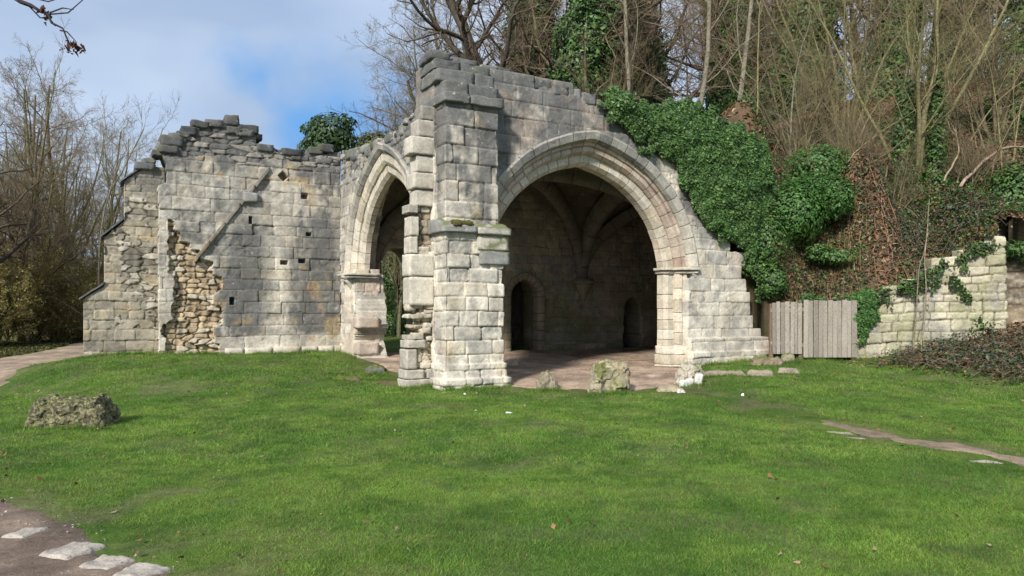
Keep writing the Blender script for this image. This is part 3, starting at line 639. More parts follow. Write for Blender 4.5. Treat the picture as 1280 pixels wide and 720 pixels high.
# weathered set-off (two slabs: one with a sloped top)
def sloped(u0, u1, v0, v1, z0, z1, dz, seed, col, n=10, amp=.012):
    V, F, c, e = uvblock(u0, u1, v0, v1, z0, z1, n=n, amp=amp, seed=seed, col=col, rnd=.12)
    uu, vv = toUV(V[:, 0], V[:, 1]); t = np.clip((vv-v0)/(v1-v0), 0, 1); top = np.clip((V[:, 2]-z0)/(z1-z0), 0, 1)
    V = V.copy(); V[:, 2] -= (1-sst(0, .45, t))*dz*top; return V, F, c, e
rmks('weathering_ledge', [sloped(-.09, .62, -.1, .7, 3.08, 3.36, .14, 31, GREY*.95), sloped(.625, BW+.12, -.1, .7, 3.07, 3.34, .14, 32, lerp(GREY, PALE, .4)),
    uvblock(BW-.52, BW+.12, -.04, .6, 2.5, 2.76, n=8, seed=35, col=GREY*.9, amp=.008), uvblock(BW-.58, BW+.1, -.03, .6, 2.775, 3.06, n=8, seed=36, col=PALE*.85, amp=.008)], M['moss_stone'])
# moss cushion on the ledge
mo = []
for i in range(26):
    a, b_ = random.uniform(.12, .5), random.uniform(-.08, .2); s = random.uniform(.05, .1); zz = 3.24+max(0, b_+.05)*.32
    mo.append(uvblock(a-s, a+s, b_-s*.8, b_+s*.8, zz-.05, zz+random.uniform(.02, .05), n=4, amp=.02, seed=i, col=np.array((.07, .06, .02)), rnd=.5))
rmk('moss', join(mo), M['boulder'])
# stacked capping slabs stepping back to the wall top
cp = []; zz = 5.53
for i, (v0, hgt, over) in enumerate([(.03, .20, .05), (.16, .24, .0), (.30, .26, .02), (.42, .20, -.02)]):
    cuts = [-.02-over+.06, BW*random.uniform(.42, .6), BW-.02+over]
    if i == 3: cuts = [-.05, .5, BW-.08]
    if i == 2: cuts = [-.04, .75, BW-.04]
    for a, b_ in zip(cuts[:-1], cuts[1:]):
        cp.append(uvblock(a, b_-.012, v0, 1.15, zz, zz+hgt-.012, n=9, amp=.016, seed=i*7+int(a*10), col=lerp(DARK*1.2, GREY*.7, random.random()*.6), rnd=.08))
    zz += hgt
cp.append(uvblock(-.1, .35, .5, 1.1, 6.42, 6.62, n=7, amp=.03, seed=90, col=DARK*1.5, rnd=.3)); cp.append(uvblock(.4, .9, .5, 1.1, 6.42, 6.55, n=7, amp=.03, seed=91, col=DARK*1.6, rnd=.3))
rmks('coping', cp, M['stone_dark'])
wt = []
u = 1.0
while u < 7.6:
    w_ = random.uniform(.3, .6); z = float(topF(u+w_/2)); wt.append(uvblock(u, u+w_-.015, .56+random.uniform(-.02, .03), 1.3, z-.2, z+random.uniform(-.06, .06), n=6, amp=.018, seed=int(u*50)+400, col=lerp(DARK*1.1, GREY*.9, random.random()*.8), rnd=.08)); u += w_
rmks('coping', wt, M['stone_dark'])

# --- broken stub of the side buttress (left of the main one)
layS = Lay(71, 0, 6, -1, 3, (.26, .36), (.3, .6))
def f_stub(U, Z):
    b = layS(U, Z); d, c = ashlar(b, U, Z, .01, .02); k = stain(U, Z, 5.6, 1, 8, 2); c = L3(c, DARK*1.8, k*.6)
    r1 = (Z < 1.85+(fbm(U*3, 1, 0, 3)-.5)*.4) | ((Z > 2.85)&(Z < 3.75)&(U > .15+(fbm(1, Z*4, 0, 3)-.5)*.3))
    d, c, e = put_rubble(d, c, b['ed'], r1*1., U, Z, 321, .2, .13, .04, WARM*.95)
    d = d+sst(.9, .1, Z)*.10
    keep = b['cz'] < np.where(U < .5, 5.2, 5.5)
    return d, c, e, keep
rmk('buttress', sheet([UV(-.30, .98), UV(-.30, .66), UV(.02, .66)], .05, 5.9, RES, f_stub, .5))
st = []
for (z0, z1, ul, ur, v0, tn) in [(5.28, 5.55, -.30, .04, .60, .6), (4.95, 5.27, -.40, .04, .58, .8), (4.60, 4.94, -.58, .04, .56, .95), (4.27, 4.59, -.42, .04, .60, .95), (3.95, 4.26, -.50, .02, .57, .97), (3.62, 3.94, -.43, .02, .62, .95),
                             (3.48, 3.64, -.62, -.3, .6, .8), (3.05, 3.42, -.56, -.28, .62, .98), (2.72, 3.04, -.57, -.3, .63, 1.), (2.28, 2.71, -.62, .02, .56, 1.05), (1.72, 2.27, -.60, .02, .55, 1.08),
                             (1.08, 1.17, -.62, -.2, .58, .8), (.92, 1.07, -.66, -.15, .57, .85), (.52, .9, -.68, -.34, .56, .85), (.34, .51, -.72, -.2, .54, .85), (.12, .33, -.74, .1, .5, .85), (.34, .52, -.18, .05, .52, .8)]:
    st.append(uvblock(ul*.8, ur, v0, .97, z0, z1-.006, n=9, amp=.008, seed=int(z0*100), col=lerp(GREY*.8, PALE, tn-.1)*min(1, tn), rnd=.035))
for i in range(34):   # thin ragged stones at the rubble edge
    z = random.uniform(.3, 1.7); u = random.uniform(-.42, -.05); s = random.uniform(.12, .26)
    st.append(uvblock(u-s/2, u+s/2, .58+random.uniform(0, .05), .9, z, z+random.uniform(.07, .14), n=5, amp=.02, seed=i+200, col=lerp(WARM*.8, PALE*.9, random.random()), rnd=.3))
rmks('quoin', st[:17]); rmk('rubble_core', join(st[17:]))

# --- side wall with the left arch
layW = Lay(81, 0, 7, -1, 8, (.2, .32), (.25, .6)); SCV, SCZ = 3.4, 2.55
def f_side(U, Z):
    global PK
    PK = .085
    # path runs from far (v=6.6) to near (v=1.3)
    v = 6.62-U; b = layW(v, Z); d, c = ashlar(b, v, Z); k = stain(v, Z, 5.4, 1, 12, 1.5); c = L3(c, DARK*1.7, k*.6); e = b['ed']
    top = Z > 5.05+(fbm(v*2, 3, 0, 5)-.5)*.3-.5*(v < 3.2); d, c, e = put_rubble(d, c, e, top*1., v, Z, 331, .3, .14, .03, GREY*.8); c = L3(c, DARK*1.5, top*.35)
    r = np.hypot(v-SCV, Z-SCZ)/peak(np.arctan2(Z-SCZ, v-SCV)); zt = np.interp(v, [1.2, 2, 3, 4.2, 5.5, 6.6], [5.6, 5.45, 5.4, 5.45, 5.6, 5.75])+(hsh(np.floor(v*3.2), 0, 0, 3)-.5)*.25
    edge = np.interp(Z, [.2, .6, .9, 1.3, 1.7, 2.1, 2.5], [5.0, 5.05, 5.3, 5.05, 5.1, 5.3, 5.3])
    keep = (Z < zt) & np.where(Z > SCZ, r > 2.55, (v > edge) | (v < 1.3))
    return d, c, e, keep
rmk('wall', sheet([UV(-.15, 6.62), UV(-.15, .9)], .2, 6.0, RES, f_side, .75))
CEN = (SCV, SCZ); sc_ = .90; PK = .085
def scp(P, dd_=0): return [(r*sc_, .55+(d-.55)*.52+dd_) for r, d in P]
archs = rmk('arch', ring(fill(scp([(2.2, 1.35), (2.2, 1.1), (2.28, .95), (2.47, .92), (2.47, 1.35)])), arcs(24, seed=11), frS, cc=tone1, seed=11), smooth=False)
rmk('arch_moulding', ring(fill(scp([(2.46, 1.2), (2.46, .85), (2.54, .74), (2.72, .70), (2.74, 1.2)])), arcs(25, seed=12), frS, cc=tone1, seed=12), None, archs, False)
rmk('hood_mould', ring(fill(scp([(2.73, .95), (2.73, .66), (2.80, .52), (2.92, .46), (2.95, .52), (2.95, .95)])), arcs(22, seed=13, a0=1), frS, cc=tone3, seed=13, amp=.01), None, archs, False)
# reveal of the far jamb of the side arch
def f_rev(U, Z):
    b = layW(U+3, Z); d, c = ashlar(b, U, Z, .012, .025); c = L3(c, PINK*1.05, sst(.45, .6, fbm(U*2, Z*2, 0, 5))*.5); keep = (b['cz'] < 2.6)
    return d, c, b['ed'], keep
rmk('jamb', sheet([UV(-.15, 5.28), UV(.5, 5.28)], .2, 3.2, RES, f_rev, .9))
def corbel(ce, name, fr_u, fr_v, z, s=1, depth=None, arc=(0, 360), parent=None):
    prof = [(.02, -.62), (.06, -.5), (.12, -.34), (.20, -.18), (.26, -.1), (.22, -.085), (.30, -.06), (.33, 0), (.27, .03), (.27, .06), (0, .07)]
    n = 20; Vs = []
    for rr, zz_ in prof:
        for k in range(n):
            a = 2*math.pi*k/n; x, y = UV(fr_u+rr*s*math.cos(a)*1.15, fr_v+rr*s*math.sin(a)); Vs.append((x, y, z+zz_*s))
    m_ = len(prof); idx = np.arange(m_*n).reshape(m_, n); nx_ = np.roll(idx, -1, 1); F = np.stack([idx[:-1], nx_[:-1], nx_[1:], idx[1:]], -1).reshape(-1, 4)
    V = np.array(Vs); return rmk(name, (V, F, np.broadcast_to(ce, V.shape), np.full(len(V), .05)))
corbel(PALE*.9, 'corbel', -.02, 5.62, 2.5, 1.0)
rmk('capital', join([uvblock(-.34, .5, 5.16, 6.1, 2.44, 2.50, n=6, amp=.006, seed=3, col=GREY*1.1, rnd=.3), uvblock(-.38, .5, 5.12, 6.15, 2.50, 2.57, n=6, amp=.006, seed=4, col=PALE*.9, rnd=.4)]))
# toothed stones hanging at the broken jamb
tj = [uvblock(-.175, .4, 5.0, 5.35, z0, z1, n=7, amp=.015, seed=int(z0*99), col=lerp(PALE, PINK, .5)*.95, rnd=.1) for z0, z1 in ((1.2, 1.48), (.55, .85))]
tj.append(uvblock(-.1, .65, 4.9, 5.3, .2, .5, n=7, amp=.01, seed=8, col=PALE*.85, rnd=.1))
rmks('quoin', tj)
# moss and roots on the wall top between the arches
mo = []
for i in range(60):
    v = random.uniform(1.6, 6.2); zt = np.interp(v, [1.2, 2, 3, 4.2, 5.5, 6.6], [5.6, 5.45, 5.4, 5.45, 5.6, 5.75]); s = random.uniform(.1, .24)
    mo.append(uvblock(-.2+random.uniform(0, .4), .25+random.uniform(0, .3), v-s, v+s, zt-.15+random.uniform(-.1, .1), zt+random.uniform(-.03, .16), n=5, amp=.03, seed=i+70, col=lerp(DARK*1.3, GREY*.8, random.random()), rnd=.35))
rmk('rubble_core', join(mo), M['moss_stone'])

# --- interior: rear wall, end wall, vault, ribs (stone colours lowered to paint in shade)
doors = [(5.35, .46, 2.75), (9.42, .36, 2.1), (1.38, .55, 3.35)]
def doorkeep(U, Z, b):
    k = np.ones(U.shape, bool)
    for cu, hw, zt in doors:
        zs_ = zt-hw*1.5; t = np.clip((Z-zs_)/(zt-zs_), 0, 1); half = np.where(Z < zs_, hw, hw*np.sqrt(np.clip(1-t**1.6, 0, 1)))
        if cu > 9: half = half+(fbm(Z*4, 1, 0, 6)-.5)*.2
        k &= ~((abs(U-cu) < half) & (Z < zt))
    return k
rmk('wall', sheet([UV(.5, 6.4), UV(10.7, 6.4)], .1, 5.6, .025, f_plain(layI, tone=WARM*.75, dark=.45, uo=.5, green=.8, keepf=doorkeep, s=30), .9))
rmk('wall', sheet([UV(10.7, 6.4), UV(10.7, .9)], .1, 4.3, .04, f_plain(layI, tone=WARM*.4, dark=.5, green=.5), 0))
def ipath(pts): return [UV(*q) for q in pts]
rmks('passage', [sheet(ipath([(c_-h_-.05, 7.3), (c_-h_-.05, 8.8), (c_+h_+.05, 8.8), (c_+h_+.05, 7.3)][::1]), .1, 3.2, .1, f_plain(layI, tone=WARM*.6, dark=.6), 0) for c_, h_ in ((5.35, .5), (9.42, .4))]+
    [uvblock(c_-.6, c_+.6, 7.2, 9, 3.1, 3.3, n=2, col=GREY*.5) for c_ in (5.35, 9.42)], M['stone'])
# door surround
PK = .1
CEN = (5.35, 2.06)
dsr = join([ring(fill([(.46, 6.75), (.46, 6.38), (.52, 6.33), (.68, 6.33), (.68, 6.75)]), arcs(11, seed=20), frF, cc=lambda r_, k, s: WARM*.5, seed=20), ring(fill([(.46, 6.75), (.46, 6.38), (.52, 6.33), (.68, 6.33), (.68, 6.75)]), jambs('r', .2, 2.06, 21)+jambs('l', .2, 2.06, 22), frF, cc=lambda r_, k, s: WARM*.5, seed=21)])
rmk('door_surround', dsr)
VZ, VH = 2.65, 2.75
def vault(u0, u1, uc, a, v0=1.4, v1=6.5):
    us_ = np.arange(u0, u1+.03, .05); vs_ = np.arange(v0, v1+.03, .05); U, Vv = np.meshgrid(us_, vs_); vc, b_ = 3.95, 2.5
    A = np.sqrt(np.clip(1-np.clip(abs(U-uc)/a, 0, 1)**2.2, 0, 1)); B = np.sqrt(np.clip(1-np.clip(abs(Vv-vc)/b_, 0, 1)**2.2, 0, 1))
    Z = VZ+VH*np.maximum(A, B); useA = A > B
    ly = layI(np.where(useA, Vv, U)*1.0, np.where(useA, U, Vv)); Z = Z+.015*(1-sst(0, .03, ly['ed']))+(fbm(U*4, Vv*4, 0, 5)-.5)*.03
    x, y = UV(U, Vv); n, m_ = U.shape; idx = np.arange(n*m_).reshape(n, m_); F = np.stack([idx[:-1, :-1], idx[1:, :-1], idx[1:, 1:], idx[:-1, 1:]], -1).reshape(-1, 4)
    c = L3(WARM*.22, PALE*.22, ly['r']); return np.stack([x, y, Z], -1).reshape(-1, 3), F, c.reshape(-1, 3), ly['ed'].ravel()  # vault stone far darker than outside: interior shade put into its colour
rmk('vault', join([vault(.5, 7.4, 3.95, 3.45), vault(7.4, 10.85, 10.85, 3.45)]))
def rib(p0, p1, h=VH-.12, wd=.17, dp=.34, z0=VZ-.15, full=False, n=26, col=PALE*.27):  # default rib colour is pale stone darkened to imitate the shade under the vault
    a, b = np.array(UV(*p0)), np.array(UV(*p1)); d = (b-a)/np.linalg.norm(b-a); side = np.array((-d[1], d[0])); Vs = []
    Ln = np.linalg.norm(b-a); pr = [(-wd, dp*.6), (-wd, .04), (-wd*.45, -dp*.35), (wd*.45, -dp*.35), (wd, .04), (wd, dp*.6)]
    pts = []
    for i in range(n+1):
        if full: th = math.pi*i/n; s = .5-.5*math.cos(th); z = z0+h*math.sin(th)*(1+.05*math.exp(-abs(th-math.pi/2)*4))
        else: th = math.pi/2*i/n; s = 1-math.cos(th); z = z0+h*math.sin(th)
        pts.append((s*Ln, z))
    pts = np.array(pts); tg = np.gradient(pts, axis=0); tg /= np.linalg.norm(tg, axis=1, keepdims=True); nr = np.stack([-tg[:, 1], tg[:, 0]], 1)
    if nr[len(nr)//2][1] < 0: nr = -nr
    for (s, z), (ns, nz__) in zip(pts, nr):
        for (ww, q) in pr:
            xy = a+d*(s+ns*q)+side*ww; Vs.append((*xy, z+nz__*q))
    k = len(pr); idx = np.arange((n+1)*k).reshape(n+1, k); F = np.stack([idx[:-1, :-1], idx[:-1, 1:], idx[1:, 1:], idx[1:, :-1]], -1).reshape(-1, 4)
    e = np.repeat(np.where(np.arange(n+1) % 3 == 0, 0, .06), k); return np.array(Vs), F, col, e
cB = (3.95, 3.95)
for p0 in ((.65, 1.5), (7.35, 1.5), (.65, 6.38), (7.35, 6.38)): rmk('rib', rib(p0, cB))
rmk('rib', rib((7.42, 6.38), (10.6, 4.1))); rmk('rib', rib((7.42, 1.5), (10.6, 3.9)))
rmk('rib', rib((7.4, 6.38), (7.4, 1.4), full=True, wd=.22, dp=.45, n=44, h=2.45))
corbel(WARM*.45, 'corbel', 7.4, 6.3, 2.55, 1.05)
# base batter of the rear wall seen through the arch
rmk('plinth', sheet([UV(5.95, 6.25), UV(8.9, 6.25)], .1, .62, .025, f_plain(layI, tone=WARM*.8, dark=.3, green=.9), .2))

# ------------------------------------------------------------------ foliage tools
def leafcloud(P, Nn, size, seed, cols, fold=.25, narrow=.75):
    """two-triangle folded leaves"""
    r_ = np.random.default_rng(seed); n = len(P); Nn = Nn+r_.normal(0, .45, (n, 3)); Nn /= np.linalg.norm(Nn, axis=1, keepdims=True)
    t = r_.normal(0, 1, (n, 3)); t[:, 2] -= .7; t -= (t*Nn).sum(1)[:, None]*Nn; t /= np.linalg.norm(t, axis=1, keepdims=True)+1e-9; b = np.cross(Nn, t)
    s = (size*(.5+.95*r_.random(n)**1.5+.25*(r_.random(n) > .93)))[:, None]
    a = P-t*s*.5; c_ = P+t*s*.6; l = P+b*s*.5*narrow-Nn*s*fold*.5-t*s*.12; r = P-b*s*.5*narrow-Nn*s*fold*.5-t*s*.12
    V = np.stack([a, l, c_, r], 1).reshape(-1, 3); i = np.arange(n)*4
    F = np.concatenate([np.stack([i, i+1, i+2], 1), np.stack([i, i+2, i+3], 1)])
    k = r_.random(n); cols = np.array(cols, float); q = r_.integers(0, len(cols), n); c = cols[q]*(.7+.6*k)[:, None]
    return V, F, np.repeat(c, 4, 0)
IVY = [(.040, .095, .020), (.060, .125, .026), (.028, .062, .018), (.09, .16, .038)]
# --- ivy over the front wall
ivp = [(3.55, 6.45), (4.2, 6.5), (5.2, 6.35), (6.4, 6.5), (7.4, 6.3), (8.4, 6.1), (8.9, 5.6), (9.15, 4.7), (9.1, 3.6), (8.6, 2.9), (8.3, 2.5), (8.15, 3.1), (7.75, 3.28), (7.35, 3.35), (6.75, 3.75), (6.3, 4.35), (5.75, 4.95), (5.0, 5.35), (4.5, 5.65), (4.1, 5.85), (3.8, 6.1)]
def ivy_mass(name, poly, frame, n, seed, label, tmax=.45, size=.085, cols=IVY, cat='ivy', group=None):
    r_ = np.random.default_rng(seed); p = np.array(poly); U = r_.uniform(p[:, 0].min()-.2, p[:, 0].max()+.2, n*2); Z = r_.uniform(p[:, 1].min()-.2, p[:, 1].max()+.2, n*2)
    def thick(U, Z):
        d = np.where(inpoly(U, Z, poly), 1, -1)*dpoly(U, Z, poly)+(fbm(U*3.5, Z*3.5, 0, seed, 3)-.5)*.6
        return d, np.clip(d, 0, 1.2)**.6*tmax*(.45+1.1*fbm(U*1.6, Z*1.6, 0, seed+3, 4))
    d, t = thick(U, Z); k = (d > 0)&(r_.random(len(U)) < sst(-.05, .15, d)*.9+.1); U, Z, d, t = U[k][:n], Z[k][:n], d[k][:n], t[k][:n]
    eps = .06; tu = (thick(U+eps, Z)[1]-thick(U-eps, Z)[1])/(2*eps); tz = (thick(U, Z+eps)[1]-thick(U, Z-eps)[1])/(2*eps)
    depth = t*(1-.35*r_.random(len(U))**2)+r_.uniform(0, .06, len(U))
    P = frame(U, depth, Z); P0 = frame(U, depth*0, Z); nd = (P-P0)/(np.linalg.norm(P-P0, axis=1, keepdims=True)+1e-9)
    ex = frame(U+1, depth, Z)-P; Nn = nd-ex*np.clip(tu, -1.5, 1.5)[:, None]*.7-np.array((0, 0, 1))*np.clip(tz, -1.5, 1.5)[:, None]*.7+np.array((0, 0, .35))
    V, F, c = leafcloud(P, Nn, size, seed, cols)
    root = empty(name, tuple(P.mean(0)), label=label, cat=cat, group=group); c0 = P.mean(0)
    mk('foliage', V-c0, F, M['leaf'], root, c)
    # woody backing layer
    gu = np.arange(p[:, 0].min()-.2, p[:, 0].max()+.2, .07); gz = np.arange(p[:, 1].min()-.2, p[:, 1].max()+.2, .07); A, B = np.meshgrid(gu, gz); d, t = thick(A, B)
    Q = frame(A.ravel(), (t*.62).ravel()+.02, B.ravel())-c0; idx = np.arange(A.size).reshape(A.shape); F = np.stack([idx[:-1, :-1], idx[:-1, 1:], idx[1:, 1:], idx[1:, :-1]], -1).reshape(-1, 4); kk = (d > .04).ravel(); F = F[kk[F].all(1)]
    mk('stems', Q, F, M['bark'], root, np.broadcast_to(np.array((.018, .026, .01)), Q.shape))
    return root
def frIvy(U, t, Z):
    x, y = UV(U, .5-t); return np.stack([x, y, np.asarray(Z)+0*U], 1)
ivy_mass('ivy', ivp, frIvy, 70000, 5, 'thick dark green ivy mantle covering the upper right of the arch wall', .30, .075)
# ground-anchored bushes: lumps of leaves
def bush(name, lumps, n, seed, label, size=.09, cols=IVY, cat='shrub', group=None, inner=True, mat='leaf', base=None):
    r_ = np.random.default_rng(seed); Ps, Ns = [], []; w_ = np.array([l[3]*l[4] for l in lumps]); w_ = w_/w_.sum()
    for (x, y, z, rx, rz), q in zip(lumps, w_):
        m_ = int(n*q); d = r_.normal(0, 1, (m_, 3)); d /= np.linalg.norm(d, axis=1, keepdims=True); rad = (.72+.5*fbm(d[:, 0]*2.5+x, d[:, 1]*2.5+y, d[:, 2]*2.5, seed, 3))*(r_.random(m_)**.22)
        Ps.append(np.stack([x+d[:, 0]*rx*rad, y+d[:, 1]*rx*rad, z+d[:, 2]*rz*rad], 1)); Ns.append(d+np.array((0, 0, .4)))
    P, Nn = np.concatenate(Ps), np.concatenate(Ns); V, F, c = leafcloud(P, Nn, size, seed, cols)
    b0 = np.array(base) if base is not None else np.array((lumps[0][0], lumps[0][1], min(l[2]-l[4] for l in lumps)))
    root = empty(name, tuple(b0), label=label, cat=cat, group=group); mk('foliage', V-b0, F, M[mat], root, c)
    st = [polytube([b0, (b0+np.array(l[:3]))/2+r_.normal(0, .08, 3), np.array(l[:3])], [.03, .022, .012], 5) for l in lumps]
    V, F = mergeVF(st); mk('stem', V-b0, F, M['bark'], root, np.broadcast_to(np.array((.06, .05, .03)), V.shape)); return root
def polytube(pts, rad, sides=4):
    P = np.array(pts, float); t = np.gradient(P, axis=0); t /= np.linalg.norm(t, axis=1, keepdims=True)+1e-9; ref = np.array((.3, .2, .93)) if abs(t[0, 2]) < .8 else np.array((1, .1, 0))
    a = np.cross(t, ref); a /= np.linalg.norm(a, axis=1, keepdims=True)+1e-9; b = np.cross(t, a); th = np.arange(sides)*2*math.pi/sides
    V = P[:, None]+np.array(rad)[:, None, None]*(a[:, None]*np.cos(th)[None, :, None]+b[:, None]*np.sin(th)[None, :, None]); n = len(P); idx = np.arange(n*sides).reshape(n, sides); nx_ = np.roll(idx, -1, 1)
    return V.reshape(-1, 3), np.stack([idx[:-1], nx_[:-1], nx_[1:], idx[1:]], -1).reshape(-1, 4)
def mergeVF(L_):
    n = 0; Vs, Fs = [], []
    for V, F in L_: Vs.append(V); Fs.append(F+n); n += len(V)
    return np.concatenate(Vs), np.concatenate(Fs)
def tubes_batch(B, sides):
    """B: list of (pts (k,3), rad (k,)) all with equal k"""
    P = np.array([b[0] for b in B]); Rr = np.array([b[1] for b in B]); t = np.gradient(P, axis=1); t /= np.linalg.norm(t, axis=2, keepdims=True)+1e-9
    ref = np.array((.31, .22, .1)); a = np.cross(t, ref); a /= np.linalg.norm(a, axis=2, keepdims=True)+1e-9; b = np.cross(t, a); th = np.arange(sides)*2*math.pi/sides
    V = P[:, :, None]+Rr[:, :, None, None]*(a[:, :, None]*np.cos(th)[None, None, :, None]+b[:, :, None]*np.sin(th)[None, None, :, None]); m_, k = P.shape[:2]
    idx = np.arange(m_*k*sides).reshape(m_, k, sides); nx_ = np.roll(idx, -1, 2)
    return V.reshape(-1, 3), np.stack([idx[:, :-1], nx_[:, :-1], nx_[:, 1:], idx[:, 1:]], -1).reshape(-1, 4)
def grow(seed, stems, spec):
    """stems: list of (origin, dir, length, radius). spec: list of dict per level"""
    r_ = np.random.default_rng(seed); levels = []; cur = [(np.array(o, float), np.array(d, float)/np.linalg.norm(d), l, r) for o, d, l, r in stems]
    for li, sp in enumerate(spec):
        B, nxt = [], []; k = sp['n']
        for (o, d, l, r) in cur:
            pts = [o]; rad = [r]; dd_ = d.copy(); st_ = l/k; tip = sp.get('tip', .25); dirs = [dd_]
            for i in range(k):
                dd_ = dd_+r_.normal(0, sp['wob'], 3)+np.array((0, 0, sp.get('up', 0))); dd_ /= np.linalg.norm(dd_); pts.append(pts[-1]+dd_*st_); dirs.append(dd_)
                rad.append(r*(1-(1-tip)*(i+1)/k))
            pts = np.array(pts); rad = np.array(rad); B.append((pts, rad))
            if li < len(spec)-1:
                m_ = sp['kids']; m_ = int(m_*r_.uniform(.75, 1.25)+.5); t0 = sp.get('start', .25)
                for j in range(m_):
                    t = t0+(1-t0)*(j+r_.random())/m_; f = t*k; i = min(int(f), k-1); p = pts[i]+(pts[i+1]-pts[i])*(f-i); rr = rad[i]+(rad[i+1]-rad[i])*(f-i); dr = dirs[i+1]
                    q = r_.normal(0, 1, 3); q -= q.dot(dr)*dr; q /= np.linalg.norm(q)+1e-9; an = R(r_.uniform(*sp['ang'])); nd = dr*math.cos(an)+q*math.sin(an)
                    ln = l*sp['len']*(1.15-t*.75)*r_.uniform(.6, 1.25); nxt.append((p, nd, ln, max(rr*sp['rad']*r_.uniform(.7, 1.1), spec[li+1].get('rmin', .004))))
        levels.append(B); cur = nxt
    return levels
def bark_cols(V, base, seed=0, moss=.3):
    n = fbm(V[:, 0]*2, V[:, 1]*2, V[:, 2]*2, seed, 3); c = L3(np.array(base)*.7, np.array(base)*1.3, n); return L3(c, np.array((.10, .11, .03)), sst(.5, .7, fbm(V[:, 0]*1.3, V[:, 1]*1.3, V[:, 2]*.7, seed+1, 3))*moss)
def tree_obj(name, lv, base, ivy=None, seed=0, moss=.3, sides=(9, 6, 4, 3, 3), twig=None):
    root = empty(name); B0 = lv[0]; V, F = tubes_batch(B0, sides[0]); mk('trunk', V, F, M['bark'], root, bark_cols(V, base, seed, moss), smooth=True)
    L_ = [tubes_batch(b, sides[min(i+1, len(sides)-1)]) for i, b in enumerate(lv[1:]) if b]; V, F = mergeVF(L_); c = bark_cols(V, base, seed+2, moss)
    if twig is not None:
        m_ = len(L_[0][0]); c[m_:] = bark_cols(V[m_:], twig, seed+3, moss*.6)
    mk('crown', V, F, M['bark'], root, c, smooth=True)
    if ivy:
        h0, h1, n, rad = ivy; r_ = np.random.default_rng(seed+9); Ps, Ns = [], []
        bb = B0 if len(B0) < 4 else B0[:3]
        for pts, rd in bb:
            Lz = np.linalg.norm(np.diff(pts, axis=0), axis=1); cs = np.concatenate([[0], np.cumsum(Lz)]); m_ = n//len(bb); s = r_.uniform(h0, min(h1, cs[-1]), m_)
            c3 = np.stack([np.interp(s, cs, pts[:, k]) for k in range(3)], 1); rr = np.interp(s, cs, rd); a = r_.uniform(0, 2*math.pi, m_); lump = .35+1.3*fbm(np.cos(a)*1.5+7, np.sin(a)*1.5, s*1.1, seed, 3)
            q = rr+rad*lump*(r_.random(m_)**.35)*np.clip((h1-s)/1.5, .25, 1); d = np.stack([np.cos(a), np.sin(a), 0*a], 1); Ps.append(c3+d*q[:, None]); Ns.append(d+np.array((0, 0, .4)))
        V, F, c = leafcloud(np.concatenate(Ps), np.concatenate(Ns), .15, seed, IVY); mk('ivy', V, F, M['leaf'], root, c)
    return root
def clone(root, loc, rz, sc, label, cat='tree', group=None, tilt=(0, 0)):
    r = root.copy(); COL.objects.link(r); r.location = loc; r.rotation_euler = (tilt[0], tilt[1], rz); r.scale = (sc, sc, sc); tag(r, label, cat, group)
    for ch in root.children: c_ = ch.copy(); COL.objects.link(c_); c_.parent = r
    return r
USED = set()
def place(root, loc, rz, sc, label, cat='tree', group=None, tilt=(0, 0)):
    if root.name not in USED:
        USED.add(root.name); root.location = loc; root.rotation_euler = (tilt[0], tilt[1], rz); root.scale = (sc,)*3; return tag(root, label, cat, group)
    return clone(root, loc, rz, sc, label, cat, group, tilt)
def zt(f, x, y): return float(f(np.array([x]), np.array([y]))[0])
def px(p, Y): return (p-640)/900*Y
BR = (.105, .085, .058); GB = (.12, .115, .07); TW = (.20, .15, .10)
sp_tree = [dict(n=14, wob=.05, up=.03, kids=17, ang=(35, 80), len=.46, rad=.5, start=.12, tip=.2), dict(n=8, wob=.17, up=.05, kids=10, ang=(30, 70), len=.5, rad=.55, start=.15, tip=.25),
           dict(n=6, wob=.22, up=.04, kids=8, ang=(25, 65), len=.6, rad=.55, start=.12, tip=.3, rmin=.010), dict(n=4, wob=.2, up=.04, kids=5, ang=(25, 60), len=.6, rad=.6, start=.1, tip=.4, rmin=.006), dict(n=3, wob=.2, tip=.5, rmin=.004)]
sp_wide = [dict(n=12, wob=.09, up=.02, kids=13, ang=(50, 85), len=.75, rad=.55, start=.2, tip=.3), dict(n=10, wob=.2, up=.03, kids=10, ang=(35, 75), len=.42, rad=.5, start=.15, tip=.25),
           dict(n=6, wob=.25, up=.02, kids=8, ang=(30, 70), len=.5, rad=.5, start=.12, tip=.3, rmin=.012), dict(n=4, wob=.25, up=.03, kids=6, ang=(25, 60), len=.6, rad=.6, start=.1, tip=.4, rmin=.007), dict(n=3, wob=.2, tip=.5, rmin=.005)]
sp_copp = [dict(n=14, wob=.07, up=.02, kids=13, ang=(20, 60), len=.4, rad=.42, start=.15, tip=.15), dict(n=6, wob=.13, up=.03, kids=7, ang=(20, 55), len=.5, rad=.5, start=.1, tip=.25, rmin=.008),
           dict(n=5, wob=.15, up=.03, kids=5, ang=(20, 50), len=.6, rad=.6, start=.1, tip=.35, rmin=.005), dict(n=3, wob=.15, tip=.5, rmin=.0035)]
def stems(n, l, r, spread, seed):
    r_ = random.Random(seed); o = []
    for i in range(n):
        a = 2*math.pi*(i+r_.random())/n; s = r_.uniform(.05, spread); o.append(((math.cos(a)*.25*r_.random(), math.sin(a)*.25*r_.random(), 0), (math.cos(a)*s, math.sin(a)*s, 1), l*r_.uniform(.65, 1.1), r*r_.uniform(.5, 1.1)))
    return o
T1 = tree_obj('bare_tree', grow(1, [((0, 0, -.5), (0, 0, 1), 15, .24)], sp_tree), BR, None, 1, .3, twig=TW)
